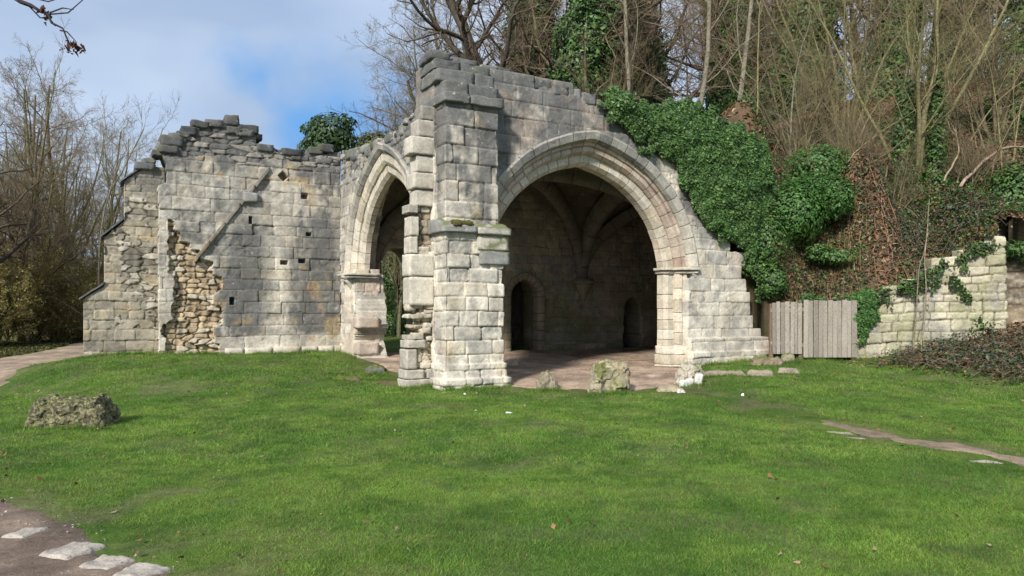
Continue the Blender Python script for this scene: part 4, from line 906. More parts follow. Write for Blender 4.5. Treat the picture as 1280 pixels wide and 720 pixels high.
T2 = tree_obj('bare_tree', grow(2, [((0, 0, -.5), (.12, 0, 1), 14, .19), ((.2, 0, -.5), (-.25, .1, 1), 12, .14)], sp_tree), GB, None, 2, .5, twig=(.21, .17, .105))
T3 = tree_obj('ivy_clad_tree', grow(3, [((0, 0, -.5), (.04, 0, 1), 15, .26)], sp_tree), BR, (0, 12.5, 27000, 1.1), 3, .3, twig=TW)
T4 = tree_obj('spreading_tree', grow(14, [((0, 0, -.5), (-.02, 0, 1), 10, .42)], sp_wide), (.07, .06, .045), None, 4, .2, twig=(.10, .075, .055))
C1 = tree_obj('coppiced_tree', grow(5, stems(9, 8.5, .10, .55, 5), sp_copp), (.16, .145, .075), None, 5, .5, twig=(.19, .155, .085))
C2 = tree_obj('coppiced_tree', grow(6, stems(12, 7, .06, .75, 6), sp_copp), (.15, .125, .075), None, 6, .4, twig=(.18, .135, .085))
S1 = tree_obj('scrub_bush', grow(7, stems(16, 4.2, .035, 1.0, 7), [dict(sp_copp[0], kids=17), dict(sp_copp[1], kids=8), dict(sp_copp[2], kids=6), sp_copp[3]]), (.16, .14, .05), None, 7, .5, twig=(.20, .165, .06))
_r = np.random.default_rng(77); _m = bpy.data.objects[[c.name for c in S1.children if c.name.startswith('crown')][0]].data; _v = np.zeros(len(_m.vertices)*3, np.float32); _m.vertices.foreach_get('co', _v); _v = _v.reshape(-1, 3)
_p = _v[_r.integers(0, len(_v), 9000)]+_r.normal(0, .05, (9000, 3)); V, F, c = leafcloud(_p, _r.normal(0, .6, _p.shape)+np.array((0, -.2, .4)), .06, 7, [(.27, .25, .09), (.32, .27, .11), (.20, .19, .07), (.28, .21, .12)]); mk('foliage', V, F, M['dry'], S1, c)
T5 = tree_obj('slender_tree', grow(8, [((0, 0, -.4), (.03, 0, 1), 12, .085)], [dict(sp_tree[0], kids=12, len=.24), sp_copp[1], sp_copp[2], sp_copp[3]]), (.17, .15, .11), None, 8, .4, twig=(.16, .12, .09))

# ---- trees on the hill
wood = 'bare trees of the wood on the hill'
def hill(root, p, Y, rz, sc, label, cat='tree', group=wood, tilt=(0, 0), f=H):
    x = px(p, Y); place(root, (x, Y, zt(f, x, Y)-.1), R(rz), sc, label, cat, group, tilt)
hill(T4, 640, 27, 35, 1.0, 'gnarled dark tree with wide limbs reaching left over the ruin', f=H)
hill(T3, 705, 27, 20, .95, 'ivy clad tree rising just behind the front wall top, left of the mantle of ivy', group='ivy clad trees on the hill')
hill(T3, 775, 29, 140, 1.0, 'ivy clad tree above the left end of the wall ivy', group='ivy clad trees on the hill')
hill(T3, 820, 31, 250, .9, 'ivy clad tree between the pale slender stems and the leaning stems', group='ivy clad trees on the hill')
hill(T3, 985, 31, 80, 1.05, 'ivy clad tree with the widest dark column, right of the sky gap', group='ivy clad trees on the hill')
hill(T3, 1030, 33, 200, .9, 'ivy clad tree close behind the coppice stems', group='ivy clad trees on the hill')
hill(T3, 1195, 34, 310, .9, 'ivy clad tree near the right edge in the wood', group='ivy clad trees on the hill')
hill(T3, 1283, 30, 10, 1.0, 'ivy clad tree cut by the right edge of the view', group='ivy clad trees on the hill')
hill(T3, 668, 33, 310, .9, 'ivy clad tree behind the gnarled dark tree', group='ivy clad trees on the hill')
hill(T3, 905, 36, 120, .85, 'slim ivy clad tree seen far back in the sky gap', group='ivy clad trees on the hill')
hill(T3, 1105, 33, 60, .95, 'ivy clad tree rising behind the large bank tree', group='ivy clad trees on the hill')
hill(T3, 945, 34, 170, .95, 'ivy clad tree immediately right of the sky gap', group='ivy clad trees on the hill')
hill(T5, 798, 24, 0, 1.05, 'pale slender tree standing upright behind the wall ivy', tilt=(0, R(-3)))
hill(T5, 863, 23, 90, 1.1, 'tall bare stem right behind the crest of the wall ivy', tilt=(0, R(-4)))
hill(T5, 915, 22.5, 200, 1.15, 'tall stem leaning left above the right end of the wall ivy', tilt=(0, R(-9)))
hill(T5, 985, 20.5, 30, .45, 'young grey sapling forking beside the round evergreen shrub')
hill(T5, 728, 25, 130, .7, 'slim bare tree behind the front wall coping', tilt=(0, R(5)))
hill(C1, 1140, 21.0, 10, 1.0, 'large many stemmed tree with mossy stems in the middle of the bank', group='coppiced trees on the bank')
hill(C1, 1050, 25, 130, .95, 'many stemmed tree behind and left of the large bank tree', group='coppiced trees on the bank')
hill(C2, 1245, 23, 60, 1.0, 'spreading brown coppice on the upper bank at the right edge', group='coppiced trees on the bank')
hill(C2, 1000, 23, 20, .75, 'low twiggy coppice between the ivy wall and large bank tree', group='coppiced trees on the bank')
hill(C2, 765, 25, 250, .7, 'twiggy coppice behind the start of the wall ivy', group='coppiced trees on the bank')
for p, Y, sc, rz, lb in [(1015, 19.6, .36, 20, 'straw coloured twiggy bush above the fence, left of the bare slope'), (1075, 19.3, .34, 140, 'straw coloured twiggy bush on the bare slope above the fence end'), (1118, 19.8, .36, 250, 'straw coloured twigs crowding the left side of the bank tree foot'), (1215, 19.8, .36, 70, 'straw coloured twiggy bush on the bank above the tall end of the retaining wall'), (1060, 21.5, .42, 300, 'straw coloured twiggy bush between the round evergreen shrub and the bank tree')]:
    hill(C2, p, Y, rz, sc, lb, 'bush', 'straw coloured twiggy bushes on the bank')
for i, (p, Y, k) in enumerate([(600, 40, T1), (690, 38, T2), (745, 42, T1), (860, 44, T5), (890, 40, T2), (945, 46, T5), (1075, 38, T2), (1125, 44, T5), (1165, 38, T1), (1240, 40, T2), (1330, 34, T2), (560, 44, T2), (1215, 33, T5), (810, 36, T5)]):
    hill(k, p, Y, i*67, .95+.1*(i % 3), 'bare leafless tree deep in the wood on the hilltop', group='bare hilltop trees')
# ivy at the foot of the large bank tree is part of the bank: two climbing ivy columns
def ivycol(p, Y, h, rad, n, seed, label):
    x = px(p, Y); z = zt(H, x, Y); r_ = np.random.default_rng(seed); s = r_.uniform(0, h, n); a = r_.uniform(0, 6.283, n); q = rad*(.3+1.2*fbm(np.cos(a)*1.4+5, np.sin(a)*1.4, s*1.2, seed, 3))*(r_.random(n)**.4)*(1-.5*s/h)
    P = np.stack([np.cos(a)*q+s*.02, np.sin(a)*q, s], 1); Nn = np.stack([np.cos(a), np.sin(a), .4+0*a], 1); V, F, c = leafcloud(P, Nn, .085, seed, IVY); r = empty('climbing_ivy', (x, Y, z), label=label, cat='ivy', group='ivy columns on the bank stems'); mk('foliage', V, F, M['leaf'], r, c)
    V, F = polytube([(0, 0, -.2), (.03, 0, h*.5), (.05, 0, h*1.05)], [.05, .04, .02], 6); mk('stem', V, F, M['bark'], r, np.broadcast_to(np.array((.08, .07, .04)), V.shape))
ivycol(1128, 20.6, 3.4, .5, 3000, 31, 'left ivy column on the stems of the large bank tree'); ivycol(1168, 20.4, 3.2, .45, 2600, 32, 'right ivy column beside the large bank tree')
# ---- trees behind the ruin and on the left
bl = 'bare trees beyond the left path'
for i, (p, Y, k, sc, lb) in enumerate([(40, 34, T2, .92, 'bare two stemmed tree behind the scrub, nearest the left edge'), (95, 40, T1, .95, 'tall bare tree behind the hedge scrub in the middle of the left group'), (-40, 30, T4, .85, 'wide limbed bare tree reaching in from the left edge'),
        (130, 46, T2, .95, 'bare tree with upswept twigs closest to the stepped buttress'), (122, 39, C1, 1.25, 'many stemmed bare tree left of the stepped buttress'), (70, 36, C1, 1.35, 'tall many stemmed bare tree in the middle of the left scrub'), (15, 35, C1, 1.5, 'large many stemmed bare tree near the left edge'), (48, 34, T1, .7, 'smaller bare tree with curved limbs in front of the left group'), (10, 48, T1, 1.1, 'bare tree far back at the left edge'), (60, 52, T2, 1.1, 'faint bare tree farthest back in the left group'), (150, 44, T5, .95, 'slim bare tree peeping beside the stepped buttress'), (-90, 44, T1, 1.1, 'bare tree outside the left edge leaning in'), (112, 33, T5, .8, 'slender bare tree standing in the left scrub')]):
    x = px(p, Y); place(k, (x, Y, zt(G, x, Y)-.1), R(i*71+15), sc, lb, 'tree', bl)
for i, (p, Y, sc) in enumerate([(-60, 30, 1.1), (-10, 31, 1.15), (35, 33, 1.15), (75, 34, 1.1), (110, 37, 1.1), (10, 38, 1.25), (60, 40, 1.25), (100, 43, 1.2), (-40, 40, 1.3), (140, 42, 1.1), (165, 46, 1.2)]):
    x = px(p, Y); place(S1, (x, Y, zt(G, x, Y)-.1), R(i*53), sc*1.0, 'dense olive brown scrub bush in the hedge across the left path', 'bush', 'scrub bushes across the left path')
# two big bushes behind (green tree top and bare bush over the side wall)
for p, Y, sc, lb, k in [(500, 27, .62, 'small bare tree showing above the side arch wall', T2), (470, 29, .55, 'thin bare tree left of the one above the side arch', T5), (520, 30, .7, 'bare tree half hidden behind the corner buttress', T1)]:
    x = px(p, Y); place(k, (x, Y, zt(G, x, Y)), R(p), sc, lb, 'tree', 'trees behind the ruin')
def bushpx(name, p, y, Y, r, rz, n, seed, label, cols=IVY, size=.09, k=6, **kw):
    r_ = random.Random(seed); x = px(p, Y); z = 1.6+(390-y)/900*Y; lm = [(x, Y, z, r, rz)]+[(x+r_.uniform(-1, 1)*r, Y+r_.uniform(-.6, .6)*r, z+r_.uniform(-.7, .8)*rz, r*r_.uniform(.35, .6), rz*r_.uniform(.35, .6)) for _ in range(k)]
    return bush(name, lm, n, seed, label, size, cols, **kw)
PINE = [(.025, .055, .02), (.035, .07, .02), (.05, .08, .02)]
def small_evergreen(p, y, Y, r, rz, n, seed, label, cols):
    x = px(p, Y); z0 = zt(G, x, Y); return bushpx('evergreen_tree', p, y, Y, r, rz, n, seed, label, cols, .13, 9, base=(x, Y, z0), cat='tree', group='evergreens behind the ruin')
small_evergreen(412, 167, 26, .92, .8, 3800, 41, 'dark green rounded tree top above the rear wall', PINE)
small_evergreen(472, 178, 26, .8, .45, 2300, 42, 'olive green tree top above the side arch wall', [(.05, .06, .02), (.07, .075, .02)])
GR = [(.035, .10, .018), (.05, .13, .02), (.03, .075, .018), (.07, .15, .03)]
bushpx('evergreen_shrub', 1022, 212, 19.7, 1.05, .7, 11000, 51, 'bright green rounded shrub on the bank above the wall ivy', GR, .08)
bushpx('evergreen_shrub', 988, 268, 18.75, 1.0, .95, 17000, 52, 'green shrub tumbling down right of the wall ivy', GR, .075)
bushpx('evergreen_shrub', 952, 300, 18.3, .75, 1.0, 9000, 53, 'dark shrub hanging behind the broken wall end', IVY, .075)
bushpx('evergreen_shrub', 1272, 250, 19, .95, 1.2, 7000, 54, 'dark green shrub cut by the right edge of the bank', IVY, .09)
bushpx('evergreen_shrub', 1262, 145, 24, 1.0, .9, 4000, 55, 'evergreen shrub high on the bank at the right edge', IVY, .1)
bushpx('evergreen_shrub', 1075, 225, 23, 1.0, .6, 3500, 56, 'dark low shrub behind the bank tree stems', IVY, .09)
bushpx('evergreen_shrub', 925, 235, 18.6, .55, .9, 8000, 57, 'dark ivy covered mound at the end of the wall ivy', IVY, .08)
bushpx('evergreen_shrub', 1190, 225, 22, .9, .4, 2600, 58, 'small dark shrub right of the bank tree', IVY, .08)
bushpx('evergreen_shrub', 1045, 322, 18.5, .6, .3, 3000, 62, 'low dark green undergrowth bush above the right half of the fence', IVY, .07, k=9)
bushpx('evergreen_shrub', 1095, 285, 19.3, .8, .25, 3000, 63, 'low leafy bush on the slope left of the bank tree foot', IVY, .07, k=9)
bushpx('evergreen_shrub', 1285, 318, 17.75, .75, .35, 3500, 64, 'dark leafy shrub spilling over the darker low wall at the right edge', IVY, .075, k=9)
bushpx('evergreen_shrub', 966, 350, 17.95, .42, .5, 3600, 61, 'small dark shrub wedged between the wall end and the fence top', IVY, .07)
# greenery seen through the rear opening
bushpx('evergreen_shrub', 487, 345, 29, 1.7, 2.0, 16000, 59, 'ivy covered bank seen through the rear opening of the gatehouse', IVY, .09)
bushpx('evergreen_shrub', 500, 410, 28, 1.2, .7, 4000, 60, 'dark undergrowth low behind the rear opening', IVY, .09)
# ivy at fence post and trailing on the retaining wall
def frR(U, t, Z): return np.stack([U+0*t, 17.52-t, Z+0*U], 1)
ivy_mass('ivy', [(8.25, 2.1), (8.45, 2.15), (8.9, 2.1), (9.1, 1.9), (8.95, 1.7), (8.8, 1.3), (8.65, .9), (8.45, .7), (8.35, 1.2)], frR, 2600, 15, 'bright ivy clump at the fence end on the retaining wall', .2, .07, GR)
ivy_mass('ivy', [(7.0, 2.0), (8.3, 2.05), (8.3, 1.88), (7.6, 1.85), (7.0, 1.9)], frR, 700, 16, 'thin ivy strands lying along the fence top', .12, .06, GR)
tr = [(10.3, 2.75), (10.5, 2.7), (10.75, 2.3), (11.0, 1.9), (11.3, 1.5), (11.55, 1.15), (11.45, 1.05), (11.1, 1.5), (10.85, 1.8), (10.55, 2.1), (10.4, 2.4)]
ivy_mass('ivy', tr, lambda U, t, Z: np.stack([U, 17.25-t, Z], 1), 420, 17, 'dark trailing ivy strand crossing the retaining wall diagonally', .1, .07)
ivy_mass('ivy', [(9.7, 2.4), (10.5, 2.7), (10.3, 2.1), (10.0, 1.7), (9.9, 2.0)], lambda U, t, Z: np.stack([U, 17.3-t, Z], 1), 380, 18, 'sparse ivy hanging from the middle of the retaining wall top', .1, .065)
ivy_mass('ivy', [(8.35, 2.95), (8.6, 3.0), (8.75, 2.3), (8.7, 1.9), (8.45, 2.3)], frIvy, 500, 19, 'small fern like ivy tuft on the broken wall end', .15, .06)

# ------------------------------------------------------------------ retaining wall and fence
layR = Lay(91, -.2, 5, -1, 6, (.15, .28), (.22, .5))
def f_ret(U, Z):
    b = layR(U, Z-U*.03, .03); ed = b['ed']; d = (b['r']-.5)*.05-.035*(1-sst(0, .04, ed))+(fbm(U*7, Z*7, 0, 3, 4)-.5)*.05; c = L3(np.array((.36, .33, .23)), np.array((.52, .48, .36)), b['r2'])
    c = L3(c, SOIL[None]*1.3, (1-sst(.002, .022, ed))*.65); c = L3(c, GREENISH*1.3, sst(.45, .7, fbm(U*1.5, Z*1.5, 0, 5))*.45); c = L3(c, GREY*.8, sst(.5, .7, fbm(U*2.5, Z*1.0, 0, 15))*.5)
    zt_ = np.interp(U, [0, .3, .9, 1.5, 1.8, 2.6, 3.4, 3.9], [1.85, 1.95, 2.2, 2.45, 2.8, 3.05, 3.25, 3.1]); return d, c, ed*.8, b['cz'] < zt_
RW = np.array((8.42, 17.62, 0)); V, F, c, e = sheet([(8.42, 17.62), (10.15, 17.42), (11.82, 17.2), (12.1, 18.4)], .1, 3.6, .025, f_ret, .4)
o = mk('retaining_wall', V-RW, F, M['stone'], None, c, e, True); o.location = RW; tag(o, 'rough pale quarry stone retaining wall holding the leafy bank', 'wall')
def f_ret2(U, Z):
    b = layR(U+7, Z, .03); d, c = ashlar(b, U, Z, .02, .04, .05); c = L3(c, DARK*1.5, stain(U, Z, 3, .5, 2)); return d, c, b['ed'], b['cz'] < 3.0
RW2 = np.array((12.0, 18.0, 0)); V, F, c, e = sheet([(11.85, 17.7), (14.5, 16.95)], .3, 3.2, .03, f_ret2, .4)
o = mk('retaining_wall', V-RW2, F, M['stone'], None, c, e, True); o.location = RW2; tag(o, 'darker low stone wall beyond the pale retaining wall corner', 'wall')
ivy_mass('ivy', [(8.9, 2.15), (9.5, 2.35), (10.0, 2.65), (10.6, 3.0), (11.2, 3.2), (11.8, 3.4), (11.95, 3.2), (11.5, 3.0), (11.2, 3.05), (10.9, 2.75), (10.4, 2.6), (10.1, 2.35), (9.7, 2.0), (9.3, 2.1), (9.0, 1.8)], lambda U, t, Z: np.stack([U, 17.45-(U-8.4)*.07-t, Z], 1), 2300, 20, 'ragged dark ivy and bramble leaves overhanging the retaining wall top', .25, .075, IVY+[(.07, .05, .03)])
# hills hang down over the back of the wall: fence
FY = 17.45
fence = empty('timber_fence', (7.3, FY, .5), label='weathered grey vertical board fence closing the gap beside the ruin', cat='fence')
fb = np.array((7.3, FY, .5)); rr = random.Random(4)
def plank(x, w_, z0, z1, y, name='board', tone=None, th=.022):
    V, F, c, e = blockgeo((x, y, z0), (w_, 0, 0), (0, th, 0), (0, 0, z1-z0), n=6, amp=.0025, seed=int(x*100), col=tone if tone is not None else np.array((.27, .24, .20))*rr.uniform(.7, 1.2), rnd=.15)
    V = V+np.array([rr.uniform(-.01, .01), 0, 0])*((V[:, 2:]-z0)/(z1-z0)); mk(name, V-fb, F, M['wood'], fence, c, e)
x = 6.34
while x < 7.02: w_ = rr.uniform(.075, .115); plank(x, w_, .58, 1.84+rr.uniform(-.02, .02), FY+.06+rr.uniform(-.008, .008)); x += w_+.012
x = 7.06
while x < 8.3: w_ = rr.uniform(.095, .135); plank(x, w_, .50, 1.88+rr.uniform(-.02, .02), FY-.02+rr.uniform(-.008, .008)); x += w_+.010
for (a, b_, z) in ((6.3, 7.05, .8), (6.3, 7.05, 1.6), (7.05, 8.35, .75), (7.05, 8.35, 1.62)): plank(a, b_-a, z, z+.09, FY+.09, 'rail', th=.05)
for xx, z1 in ((6.28, 1.8), (7.0, 1.86), (8.3, 1.86)): plank(xx, .09, .25, z1, FY+.1, 'post', np.array((.15, .11, .08)), .09)
plank(8.25, .1, .28, .52, FY+.02, 'post', np.array((.14, .07, .04)), .08)

# ------------------------------------------------------------------ stones lying about
def boulder(name, x, y, z, sx, sy, sz, seed, label, col=GREY, amp=.07, rnd=.35, rz=0, mat='boulder', cat='boulder', lean=0, group=None, n=22):
    V, F, c, e = blockgeo((-sx/2, -sy/2, -.06), (sx, 0, 0), (0, sy, 0), (lean, 0, sz+.06), n=n, amp=amp, seed=seed, col=col, rnd=rnd)
    V = V-np.array((V[:, 0].mean(), V[:, 1].mean(), 0)); 
    V[:, :2] *= 1-.18*np.clip(V[:, 2:]/sz, 0, 1); f = fbm(V[:, 0]*14, V[:, 1]*14, V[:, 2]*14, seed, 3)-.5; V = V+(V-V.mean(0))*f[:, None]*(.18 if sz > .1 else .05)
    o = mk(name, V, F, M[mat], None, c, e, True); o.location = (x, y, z-(.045 if sz > .15 else .01)); o.rotation_euler = (0, 0, R(rz)); return tag(o, label, cat, group)
def bpx(name, p, y, Y, *a, **k): 
    x = px(p, Y); return boulder(name, x, Y, zt(G, x, Y), *a, **k)
bpx('boulder', 92, 0, 9.9, 1.05, .55, .42, 1, 'long low mossy block lying alone on the left lawn', col=np.array((.22, .20, .12)), amp=.05, rnd=.2, rz=4, n=48, mat='speckled')
bpx('boulder', 762, 0, 13.25, .72, .45, .60, 5, 'large upright mossy boulder at the mouth of the front arch', col=np.array((.33, .29, .20)), amp=.08, rnd=.3, lean=.12, rz=8, n=30)
bpx('boulder', 684, 0, 13.7, .36, .3, .33, 7, 'small pointed boulder between the corner buttress and the larger one', col=np.array((.26, .22, .16)), amp=.06, rnd=.4)
bpx('boulder', 470, 0, 15.1, .5, .3, .20, 9, 'low dark stone in the grass in front of the side arch', col=GREY*.5, amp=.05)
bpx('broken_stone', 862, 0, 14.1, .5, .3, .42, 11, 'broken tilted stone with a fresh white face right of the boulder', col=np.array((.40, .36, .29)), amp=.08, rnd=.3, lean=.15, cat='stone')
bpx('white_stone', 857, 0, 13.85, .3, .12, .14, 12, 'bright white jagged stone leaning on the broken one', col=np.array((.62, .60, .55)), amp=.025, rnd=.05, mat='slab', cat='stone', rz=20, lean=.1, n=5)
bpx('white_stone', 872, 0, 13.9, .16, .1, .26, 13, 'bright white sharp chip standing against the broken stone', col=np.array((.62, .60, .55)), amp=.02, rnd=.05, mat='slab', cat='stone', lean=.08, n=5)
bpx('flat_stone', 838, 0, 13.3, .5, .3, .07, 14, 'flat buff slab on the ground in front of the broken stone', col=np.array((.38, .32, .22)), amp=.03, rnd=.3, mat='slab', cat='stone')
bpx('white_stone', 851, 0, 13.05, .15, .1, .07, 15, 'small white chip lying beside the flat buff slab', col=np.array((.62, .60, .55)), amp=.04, mat='slab', cat='stone')
bpx('boulder', 958, 0, 16.6, .75, .35, .2, 17, 'weathered low boulder at the foot of the wall end', col=np.array((.24, .19, .14)), amp=.06, rnd=.45)
bpx('boulder', 985, 0, 16.9, .3, .25, .25, 18, 'small squared mossy stone in front of the fence', col=np.array((.28, .26, .19)), amp=.03)
for i, (p, Y, sx, lb) in enumerate([(905, 15.0, .9, 'left of the three low kerb stones in the grass near the wall end'), (950, 14.9, .55, 'middle and tallest of the three low kerb stones near the wall end'), (985, 15.3, .45, 'right of the three low kerb stones, the smallest')]):
    bpx('kerb_stone', p, 0, Y, sx, .22, .1+.05*(i == 1), 30+i, lb, col=np.array((.26, .22, .17)), amp=.03, rnd=.25, mat='slab', cat='stone', rz=-14, group='kerb stones in the grass')
bpx('broken_stone', 640, 0, 17.5, .35, .3, .2, 40, 'fallen square stone on the earth floor just inside the front arch', col=np.array((.35, .29, .22)), amp=.03, mat='slab', cat='stone')
bpx('rubble_stone', 434, 0, 14.2, .55, .3, .05, 41, 'flat earthy stone sunk in the moss left of the corner buttress', col=np.array((.12, .09, .06)), amp=.04, cat='stone')
bpx('rubble_stone', 484, 0, 13.9, .5, .25, .05, 42, 'dark sunken stone at the foot of the broken quoins', col=np.array((.10, .075, .05)), amp=.04, cat='stone')
# pale edging stones sunk in the path at the lower left
for i, (x0, x1, y0, y1, lb) in enumerate([(14, 52, 662, 678, 'worn broken edging stone farthest left in the path edge'), (62, 118, 679, 702, 'second edging stone from the left, largest and pale'), (104, 160, 694, 714, 'third edging stone from the left in the path edge'), (148, 206, 704, 726, 'rightmost rough edging stone in the path edge')]):
    Y0, Y1 = 1.6*900/(y1-390), 1.6*900/(y0-390); Y = (Y0+Y1)/2; x = px((x0+x1)/2, Y)
    boulder('edging_stone', x, Y, zt(G, x, Y)-.035, (x1-x0)/900*Y*1.02, (Y1-Y0)*.95, .075, 60+i, lb, col=np.array((.38, .34, .29)), amp=.014, rnd=.2, rz=-14, mat='slab', cat='stone', group='pale edging stones along the near path', n=26)
for i, (p, y, w_, lb) in enumerate([(1048, 541, .35, 'pale flat stone at the left end of the worn track'), (1068, 546, .3, 'narrow flat stone beside the first one in the worn track'), (1232, 576, .35, 'pale flat stone in the worn track near the right edge')]):
    Y = 1.57*900/(y-390); bpx('flat_stone', p, 0, Y, w_, .08, .02, 80+i, lb, col=np.array((.30, .27, .22)), amp=.012, mat='slab', cat='stone', rz=-25, group='flat stones in the worn track')
# ------------------------------------------------------------------ litter scraps
for i, (p, y, lb) in enumerate([(597, 512, 'crumpled white scrap on the lawn in front of the buttress'), (636, 516, 'small grey white scrap right of the first scrap'), (581, 497, 'tiny white scrap close to the buttress foot'), (928, 498, 'tiny pale blue scrap on the lawn left of the worn track')]):
    Y = 1.52*900/(y-390); bpx('paper_scrap', p, 0, Y, .10 if i < 2 else .05, .06, .03, 90+i, lb, col=np.array((.78, .80, .84)), amp=.03, mat='slab', cat='litter', n=8)

# ------------------------------------------------------------------ hillside ground cover
def scatter_leaves(name, n, xr, yr, f, ok, size, cols, seed, mat='dry', lift=.02, flat=1.2):
    r_ = np.random.default_rng(seed); x = r_.uniform(*xr, n); y = r_.uniform(*yr, n); k = ok(x, y); x, y = x[k], y[k]; z = f(x, y)+lift*r_.random(len(x))
    P = np.stack([x, y, z], 1); Nn = r_.normal(0, .35, (len(x), 3)); Nn[:, 2] += flat; V, F, c = leafcloud(P, Nn, size, seed, cols); return tag(mk(name, V, F, M[mat], None, c), kind='stuff')
LC = [(.20, .10, .05), (.24, .13, .07), (.11, .055, .03), (.27, .18, .11), (.08, .05, .035), (.33, .25, .16), (.14, .10, .06)]
scatter_leaves('leaf_litter', 90000, (3, 24), (17.3, 36), H, lambda x, y: inpoly(x, y, HPOLY)&(fbm(x*.9, y*.9, 0, 5, 3) > .30), .11, LC, 71)
scatter_leaves('leaf_litter', 42000, (6.4, 14), (17.4, 21), H, lambda x, y: inpoly(x, y, HPOLY), .10, LC, 171, lift=.08, flat=.3)
scatter_leaves('undergrowth', 26000, (6.4, 14), (17.4, 21.5), H, lambda x, y: inpoly(x, y, HPOLY)&(fbm(x*1.6+3, y*1.6, 0, 18, 4) > .45), .07, IVY+[(.07, .08, .04), (.10, .07, .04)], 175, 'leaf', .3, .2)
scatter_leaves('leaf_litter', 22000, (8, 16), (10, 18), G, lambda x, y: (litter_zone(x, y) > -.1)&~inpoly(x, y, HPOLY), .085, LC, 72)
scatter_leaves('fallen_leaves', 620, (-9, 10), (4.4, 15), G, lambda x, y: dirtness(x, y) < .2, .042, LC, 73, lift=.06)
scatter_leaves('fallen_leaves', 500, (6.5, 10.5), (14.5, 17.2), G, lambda x, y: litter_zone(x, y) > -.9, .07, LC, 74, lift=.05)
scatter_leaves('undergrowth', 46000, (6, 19), (17.6, 27), H, lambda x, y: inpoly(x, y, HPOLY)&(fbm(x*.9+3, y*.9, 0, 8, 4) > .47), .08, IVY+[(.06, .08, .04)], 75, 'leaf', .28, .6)
scatter_leaves('undergrowth', 15000, (9.2, 15), (12, 17.3), G, lambda x, y: (litter_zone(x, y) > .25)&(fbm(x*1.0+3, y*1.0, 0, 8, 4) > .47), .06, [(.03, .05, .025), (.05, .06, .035), (.045, .04, .03)], 76, 'leaf', .35, .6)
scatter_leaves('gravel', 9000, (-9, 0), (2.5, 8), G, lambda x, y: dirtness(x, y) > -.12, .018, [(.30, .26, .22), (.20, .16, .13), (.12, .09, .07), (.38, .34, .29)], 78, lift=.028)
scatter_leaves('fallen_leaves', 160, (-6, 0), (3.5, 7.5), G, lambda x, y: abs(dirtness(x, y)) < .5, .045, LC, 79, lift=.04)
scatter_leaves('gravel', 5000, (-1, 8), (13.3, 21), G, lambda x, y: inpoly(x, y, P_APRON), .03, [(.34, .27, .2), (.2, .15, .11), (.42, .36, .28)], 178, lift=.035)
# brambles: arching thin stems with sparse leaves, each clump a thing
def bramble(x, y, f, n, r, h, seed, label, col=(.13, .075, .05), leaf=300):
    r_ = np.random.default_rng(seed); z = zt(f, x, y); B = []
    for i in range(n):
        a = r_.uniform(0, 6.283); d = r_.uniform(.4, 1.2)*r; s = r_.normal(0, .35*r, 2); k = 9; t = np.linspace(0, 1, k); hh = h*r_.uniform(.4, 1.1); bx = s[0]+np.cos(a)*d*t+r_.normal(0, .03, k); by = s[1]+np.sin(a)*d*t*.8+r_.normal(0, .03, k)
        bz = hh*4*t*(1-t)*.8+hh*.25*t+f(x+bx, y+by)-z; B.append((np.stack([bx, by, bz], 1), np.linspace(.011, .004, k)*r_.uniform(.5, 1.4)))
    V, F = tubes_batch(B, 3); root = empty('bramble', (x, y, z), label=label, cat='bramble', group='bramble thickets on the bank'); c = bark_cols(V, col, seed, .2); mk('stems', V, F, M['bark'], root, c)
    if leaf:
        P = np.concatenate([b[0] for b in B]); P = P[r_.integers(0, len(P), leaf)]+r_.normal(0, .06, (leaf, 3)); V, F, c = leafcloud(P, r_.normal(0, .5, (leaf, 3))+np.array((0, 0, 1)), .07, seed, [(.045, .08, .035), (.06, .07, .055), (.17, .08, .04), (.06, .11, .035), (.04, .075, .03), (.075, .09, .07)]); mk('leaves', V, F, M['leaf'], root, c)
bramble(px(1040, 18.2), 18.25, H, 34, .7, .35, 81, 'matted brown bramble hanging over the fence top', (.22, .14, .09), 900)
bramble(px(1085, 18.3), 18.35, H, 34, .7, .35, 82, 'brown bramble thicket above the left end of the retaining wall', (.22, .14, .09), 900)
bramble(px(1000, 18.6), 18.6, H, 30, .7, .4, 83, 'leafy bramble beside the broken end of the ruin', (.12, .08, .05), 1600)
bramble(px(1130, 18.6), 18.6, H, 80, .9, .4, 84, 'dark leafy bramble along the middle of the retaining wall top', (.11, .075, .06), 2200)
bramble(px(1200, 18.6), 18.6, H, 80, .9, .4, 85, 'dark leafy bramble above the tallest part of the retaining wall', (.11, .075, .06), 2200)
bramble(px(1060, 20), 20, H, 40, 1.1, .5, 86, 'bramble tangle on the leaf covered slope', (.16, .11, .07), 700)
bramble(px(1230, 20.5), 20.5, H, 50, 1.2, .6, 87, 'bramble tangle on the slope near the right edge', (.16, .11, .07), 700)
bramble(px(1165, 16.7), 16.7, G, 90, 1.0, .32, 88, 'low grey purple bramble at the foot of the retaining wall', (.12, .09, .06), 1300)
bramble(px(1230, 15.8), 15.8, G, 80, 1.2, .35, 89, 'low dark bramble spreading on the right verge', (.12, .09, .06), 1300)
bramble(px(1300, 14.8), 14.8, G, 80, 1.1, .35, 90, 'dark bramble at the right edge of the lawn', (.12, .09, .06), 1300)
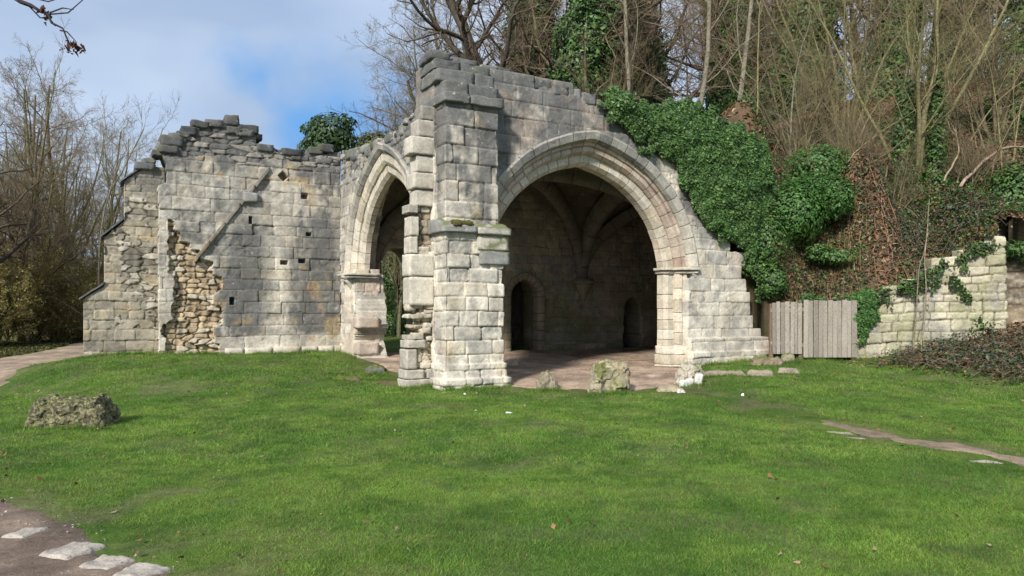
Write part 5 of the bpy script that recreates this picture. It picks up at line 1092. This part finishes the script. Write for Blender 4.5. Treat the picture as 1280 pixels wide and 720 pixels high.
# thin saplings in front of the retaining wall, fallen boughs on the bank
def stick(name, pts, r0, r1, label, cat, col=(.2, .16, .11), sides=6, group=None, kids=0, seed=0):
    b = np.array(pts[0], float); P = np.array(pts, float)-b; t = np.linspace(0, 1, len(P)); tt = np.linspace(0, 1, 14); r_ = np.random.default_rng(seed); Q = np.stack([np.interp(tt, t, P[:, k]) for k in range(3)], 1)
    Q[1:-1] = (Q[:-2]+Q[1:-1]*2+Q[2:])/4; Q += r_.normal(0, .012, Q.shape)
    root = empty(name, tuple(b), label=label, cat=cat, group=group); V, F = polytube(Q, np.linspace(r0, r1, 14), sides); mk('stem', V, F, M['bark'], root, bark_cols(V, col, seed, .2), smooth=True)
    if kids:
        lv = grow(seed, [(Q[r_.integers(4, 13)], r_.normal(0, 1, 3)+np.array((0, 0, .6)), np.linalg.norm(Q[-1]-Q[0])*.35, r1*1.2) for _ in range(kids)], [dict(n=6, wob=.15, up=.03, kids=5, ang=(25, 60), len=.5, rad=.6), dict(n=4, wob=.2, rmin=.004)])
        V, F = mergeVF([tubes_batch(lv[0], 4), tubes_batch(lv[1], 3)]); mk('twigs', V, F, M['bark'], root, bark_cols(V, col, seed, .2))
    return root
def w3(p, y, Y): return (px(p, Y), Y, 1.6+(390-y)/900*Y)
stick('sapling', [w3(1142, 440, 17.1), w3(1145, 390, 17.05), w3(1150, 330, 17.1), w3(1160, 290, 17.2)], .02, .008, 'thin brown sapling growing before the middle of the retaining wall', 'sapling', group='thin saplings at the wall', seed=1)
stick('sapling', [w3(1152, 440, 17.1), w3(1158, 380, 17.05), w3(1156, 320, 17.1), w3(1162, 250, 17.3)], .018, .007, 'taller pale sapling right beside the thin brown one', 'sapling', (.27, .2, .14), group='thin saplings at the wall', seed=2)
stick('fallen_bough', [w3(1198, 235, 19.5), w3(1215, 215, 19.6), w3(1240, 192, 19.8), w3(1262, 183, 20), w3(1300, 186, 20)], .05, .02, 'bare pale fallen bough on the right of the bank', 'bough', (.30, .22, .16), kids=3, seed=3)
stick('fallen_bough', [w3(960, 165, 26), w3(1000, 150, 26), w3(1060, 130, 26.5)], .16, .1, 'thick fallen trunk lying on the ridge left of the bank tree', 'bough', (.17, .10, .06), sides=9, seed=4)
stick('fallen_bough', [w3(1160, 438, 17.0), w3(1200, 446, 16.8), w3(1240, 452, 16.5)], .03, .015, 'thin fallen stick at the foot of the retaining wall', 'bough', (.22, .13, .08), seed=5)
stick('fallen_bough', [w3(1180, 225, 19.3), w3(1200, 190, 19.6), w3(1194, 160, 20)], .03, .012, 'bent pale stem rising from the leafy bank', 'bough', (.26, .2, .14), seed=6, kids=2)
r_ = random.Random(12)
for i in range(26):
    p = r_.uniform(940, 1270); Y = r_.uniform(19, 24); x = px(p, Y); z = zt(H, x, Y); L_ = r_.uniform(2, 4.5); a = r_.uniform(-1, 1)
    stick('sapling', [(x, Y, z-.1), (x+a*L_*.12, Y, z+L_*.35), (x+a*L_*.35, Y-.1, z+L_*.7), (x+a*L_*.75, Y-.3, z+L_*.95)], .03, .007, 'thin arching stem growing among the bank undergrowth', 'sapling', r_.choice([(.22, .19, .10), (.20, .15, .09), (.16, .15, .08)]), sides=4, group='arching stems on the bank', kids=6, seed=20+i)
# ---- overhanging twig with dead leaves (top left)
def tw(p, y, Y=5.2): return w3(p, y, Y)
root = stick('overhanging_branch', [tw(-160, -120, 5), tw(-60, -40, 5.1), tw(10, -6), tw(35, 6), tw(60, 18), tw(75, 38), tw(90, 55)], .022, .004, 'bare twig with hanging dead brown leaves reaching in at the top left corner', 'branch', (.035, .03, .03), seed=8)
rb = np.array(tw(-160, -120, 5)); st = [polytube([np.array(tw(a, b))-rb, np.array(tw(c_, d))-rb, np.array(tw(e, f_))-rb], [.006, .005, .003], 5) for a, b, c_, d, e, f_ in [(60, 18, 85, 16, 110, -6), (10, -6, 25, 4, 52, 14), (35, 6, 50, 22, 62, 24), (20, -8, 60, 2, 80, -4), (62, 16, 78, 10, 92, 12), (75, 38, 84, 40, 95, 52)]]
V, F = mergeVF(st); mk('twigs', V, F, M['bark'], root, np.broadcast_to(np.array((.035, .03, .03)), V.shape))
P = np.concatenate([np.array(tw(p, y))[None]+rng.normal(0, 1, (n, 3))*np.array((sx, .03, sz)) for p, y, n, sx, sz in [(94, 58, 34, .045, .022), (59, 20, 20, .016, .028), (100, 62, 12, .02, .02)]])-rb
V, F, c = leafcloud(P, rng.normal(0, 1, (len(P), 3))+np.array((0, -1, 0)), .045, 5, [(.09, .035, .02), (.06, .03, .02)], .5, .5); mk('dead_leaves', V, F, M['dry'], root, c)

# ------------------------------------------------------------------ grass
def blades(n, y0, y1, seed, hgt, wid):
    r_ = np.random.default_rng(seed); y = np.sqrt(r_.uniform(y0**2, y1**2, n)); x = (r_.uniform(-1, 1, n))*(y*.73+1.6)
    u, v = toUV(x, y); k = dirtness(x, y)+r_.normal(0, .12, n) < 0; k &= litter_zone(x, y)+r_.normal(0, .2, n) < .1
    k &= ~((v > .45)&(u > -.6)) & ~((v > 6.5)&(u > -6)) & ~((u > 0)&(u < BW)&(v > -.05)) & ~((v > .0)&(u > 6.5)&(v > .35))
    bare = fbm(x*.8, y*.8, 0, 45, 4); k &= r_.random(n) < lerp(1, .15, sst(.60, .74, bare))
    edge_ = dirtness(x, y)+(fbm(x*6, y*6, 0, 49, 3)-.5)*.5; k &= r_.random(n) < lerp(.12, 1, sst(-.02, -.75, edge_))
    x, y = x[k], y[k]; m_ = len(x); z = G(x, y)-.004; lush = .25+.6*fbm(x*1.2, y*1.2, 0, 47, 3)+.8*fbm(x*9, y*9, 0, 48, 2)
    h = hgt*.9*r_.uniform(.5, 1.35, m_)*lush; a = r_.uniform(0, 6.283, m_); lean = r_.normal(0, .8, (m_, 2))*h[:, None]; w_ = wid*r_.uniform(.7, 1.3, m_)
    dx, dy = np.cos(a)*w_/2, np.sin(a)*w_/2; V = np.stack([np.stack([x-dx, y-dy, z], 1), np.stack([x+dx, y+dy, z], 1), np.stack([x+lean[:, 0], y+lean[:, 1], z+h], 1)], 1).reshape(-1, 3)
    c = grass_tone(x, y)*r_.uniform(.7, 1.4, m_)[:, None]; yel = r_.random(m_) < .07; c[yel] = np.array((.20, .17, .06))*r_.uniform(.7, 1.3, yel.sum())[:, None]
    edge_ = sst(-.8, 0, dirtness(x, y)); c = L3(c, np.array((.11, .11, .035)), edge_*.5)
    return V, np.arange(3*m_).reshape(-1, 3), np.repeat(c, 3, 0)
parts = [blades(480000, 3.6, 7.5, 1, .028, .005), blades(420000, 7.5, 12.5, 2, .033, .008), blades(280000, 12.5, 20, 3, .04, .012)]
def fringe(n, a, b, seed, spread=.12):
    r_ = np.random.default_rng(seed); t = r_.random(n); t = t[r_.random(n) < .25+fbm(t*np.hypot(b[0]-a[0], b[1]-a[1])*3, 0, 0, seed, 2)]; m_ = len(t); x = a[0]+(b[0]-a[0])*t+r_.normal(0, spread, m_)*.4; y = a[1]+(b[1]-a[1])*t-abs(r_.normal(0, spread, m_)); z = G(x, y)-.01
    h = r_.uniform(.04, .13, m_)*(.4+1.1*fbm(x*5, y*5, 0, 4, 2)); an = r_.uniform(0, 6.283, m_); w_ = .009; l = r_.normal(0, .5, (m_, 2))*h[:, None]; dx, dy = np.cos(an)*w_/2, np.sin(an)*w_/2
    V = np.stack([np.stack([x-dx, y-dy, z], 1), np.stack([x+dx, y+dy, z], 1), np.stack([x+l[:, 0], y+l[:, 1], z+h], 1)], 1).reshape(-1, 3); c = grass_tone(x, y)*r_.uniform(.6, 1.3, m_)[:, None]; q = r_.random(m_) < .15; c[q] = np.array((.2, .16, .07)); return V, np.arange(3*m_).reshape(-1, 3), np.repeat(c, 3, 0)
for i, (a, b, q) in enumerate([(UV(-6.05, 6.95), UV(-4.5, 6.95), 2500), (UV(-4.6, 6.52), UV(-.2, 6.52), 6000), (UV(-.05, -.08), UV(BW+.1, -.08), 2200), (UV(-.7, .5), UV(0, .5), 1400), (UV(6.4, .32), UV(9.3, .32), 3500), (UV(-.28, 6.3), UV(-.28, 4.8), 1500), ((8.3, 17.45), (9.3, 17.4), 1200), ((6.3, 17.3), (8.3, 17.3), 2200)]): parts.append(fringe(q, a, b, 300+i))
for i, (x, y, r) in enumerate([(px(92, 9.9), 9.7, .6), (px(762, 13.25), 13.1, .42), (px(684, 13.7), 13.55, .25), (px(862, 14.1), 13.95, .3), (px(470, 15.1), 15, .32), (px(905, 15), 14.95, .5), (px(985, 16.9), 16.8, .25)]): parts.append(fringe(900, (x-r, y-.06), (x+r, y-.06), 400+i, .08))
n = 0; Vs, Fs, Cs = [], [], []
for V, F, c in parts: Vs.append(V); Fs.append(F+n); Cs.append(c); n += len(V)
tag(mk('grass', np.concatenate(Vs), np.concatenate(Fs), M['grass'], None, np.concatenate(Cs)), kind='stuff')
# verge across the left path
V, F, c = None, None, None
r_ = np.random.default_rng(8); x = r_.uniform(-30, -13, 60000); y = r_.uniform(22, 42, 60000); k = dirtness(x, y) < -.1; x, y = x[k], y[k]; P = np.stack([x, y, G(x, y)+.05], 1)
V, F, c = leafcloud(P, r_.normal(0, .6, P.shape)+np.array((0, 0, .7)), .12, 8, [(.06, .09, .02), (.10, .09, .04), (.08, .05, .03)]); tag(mk('rough_verge', V, F, M['dry'], None, c), kind='stuff')
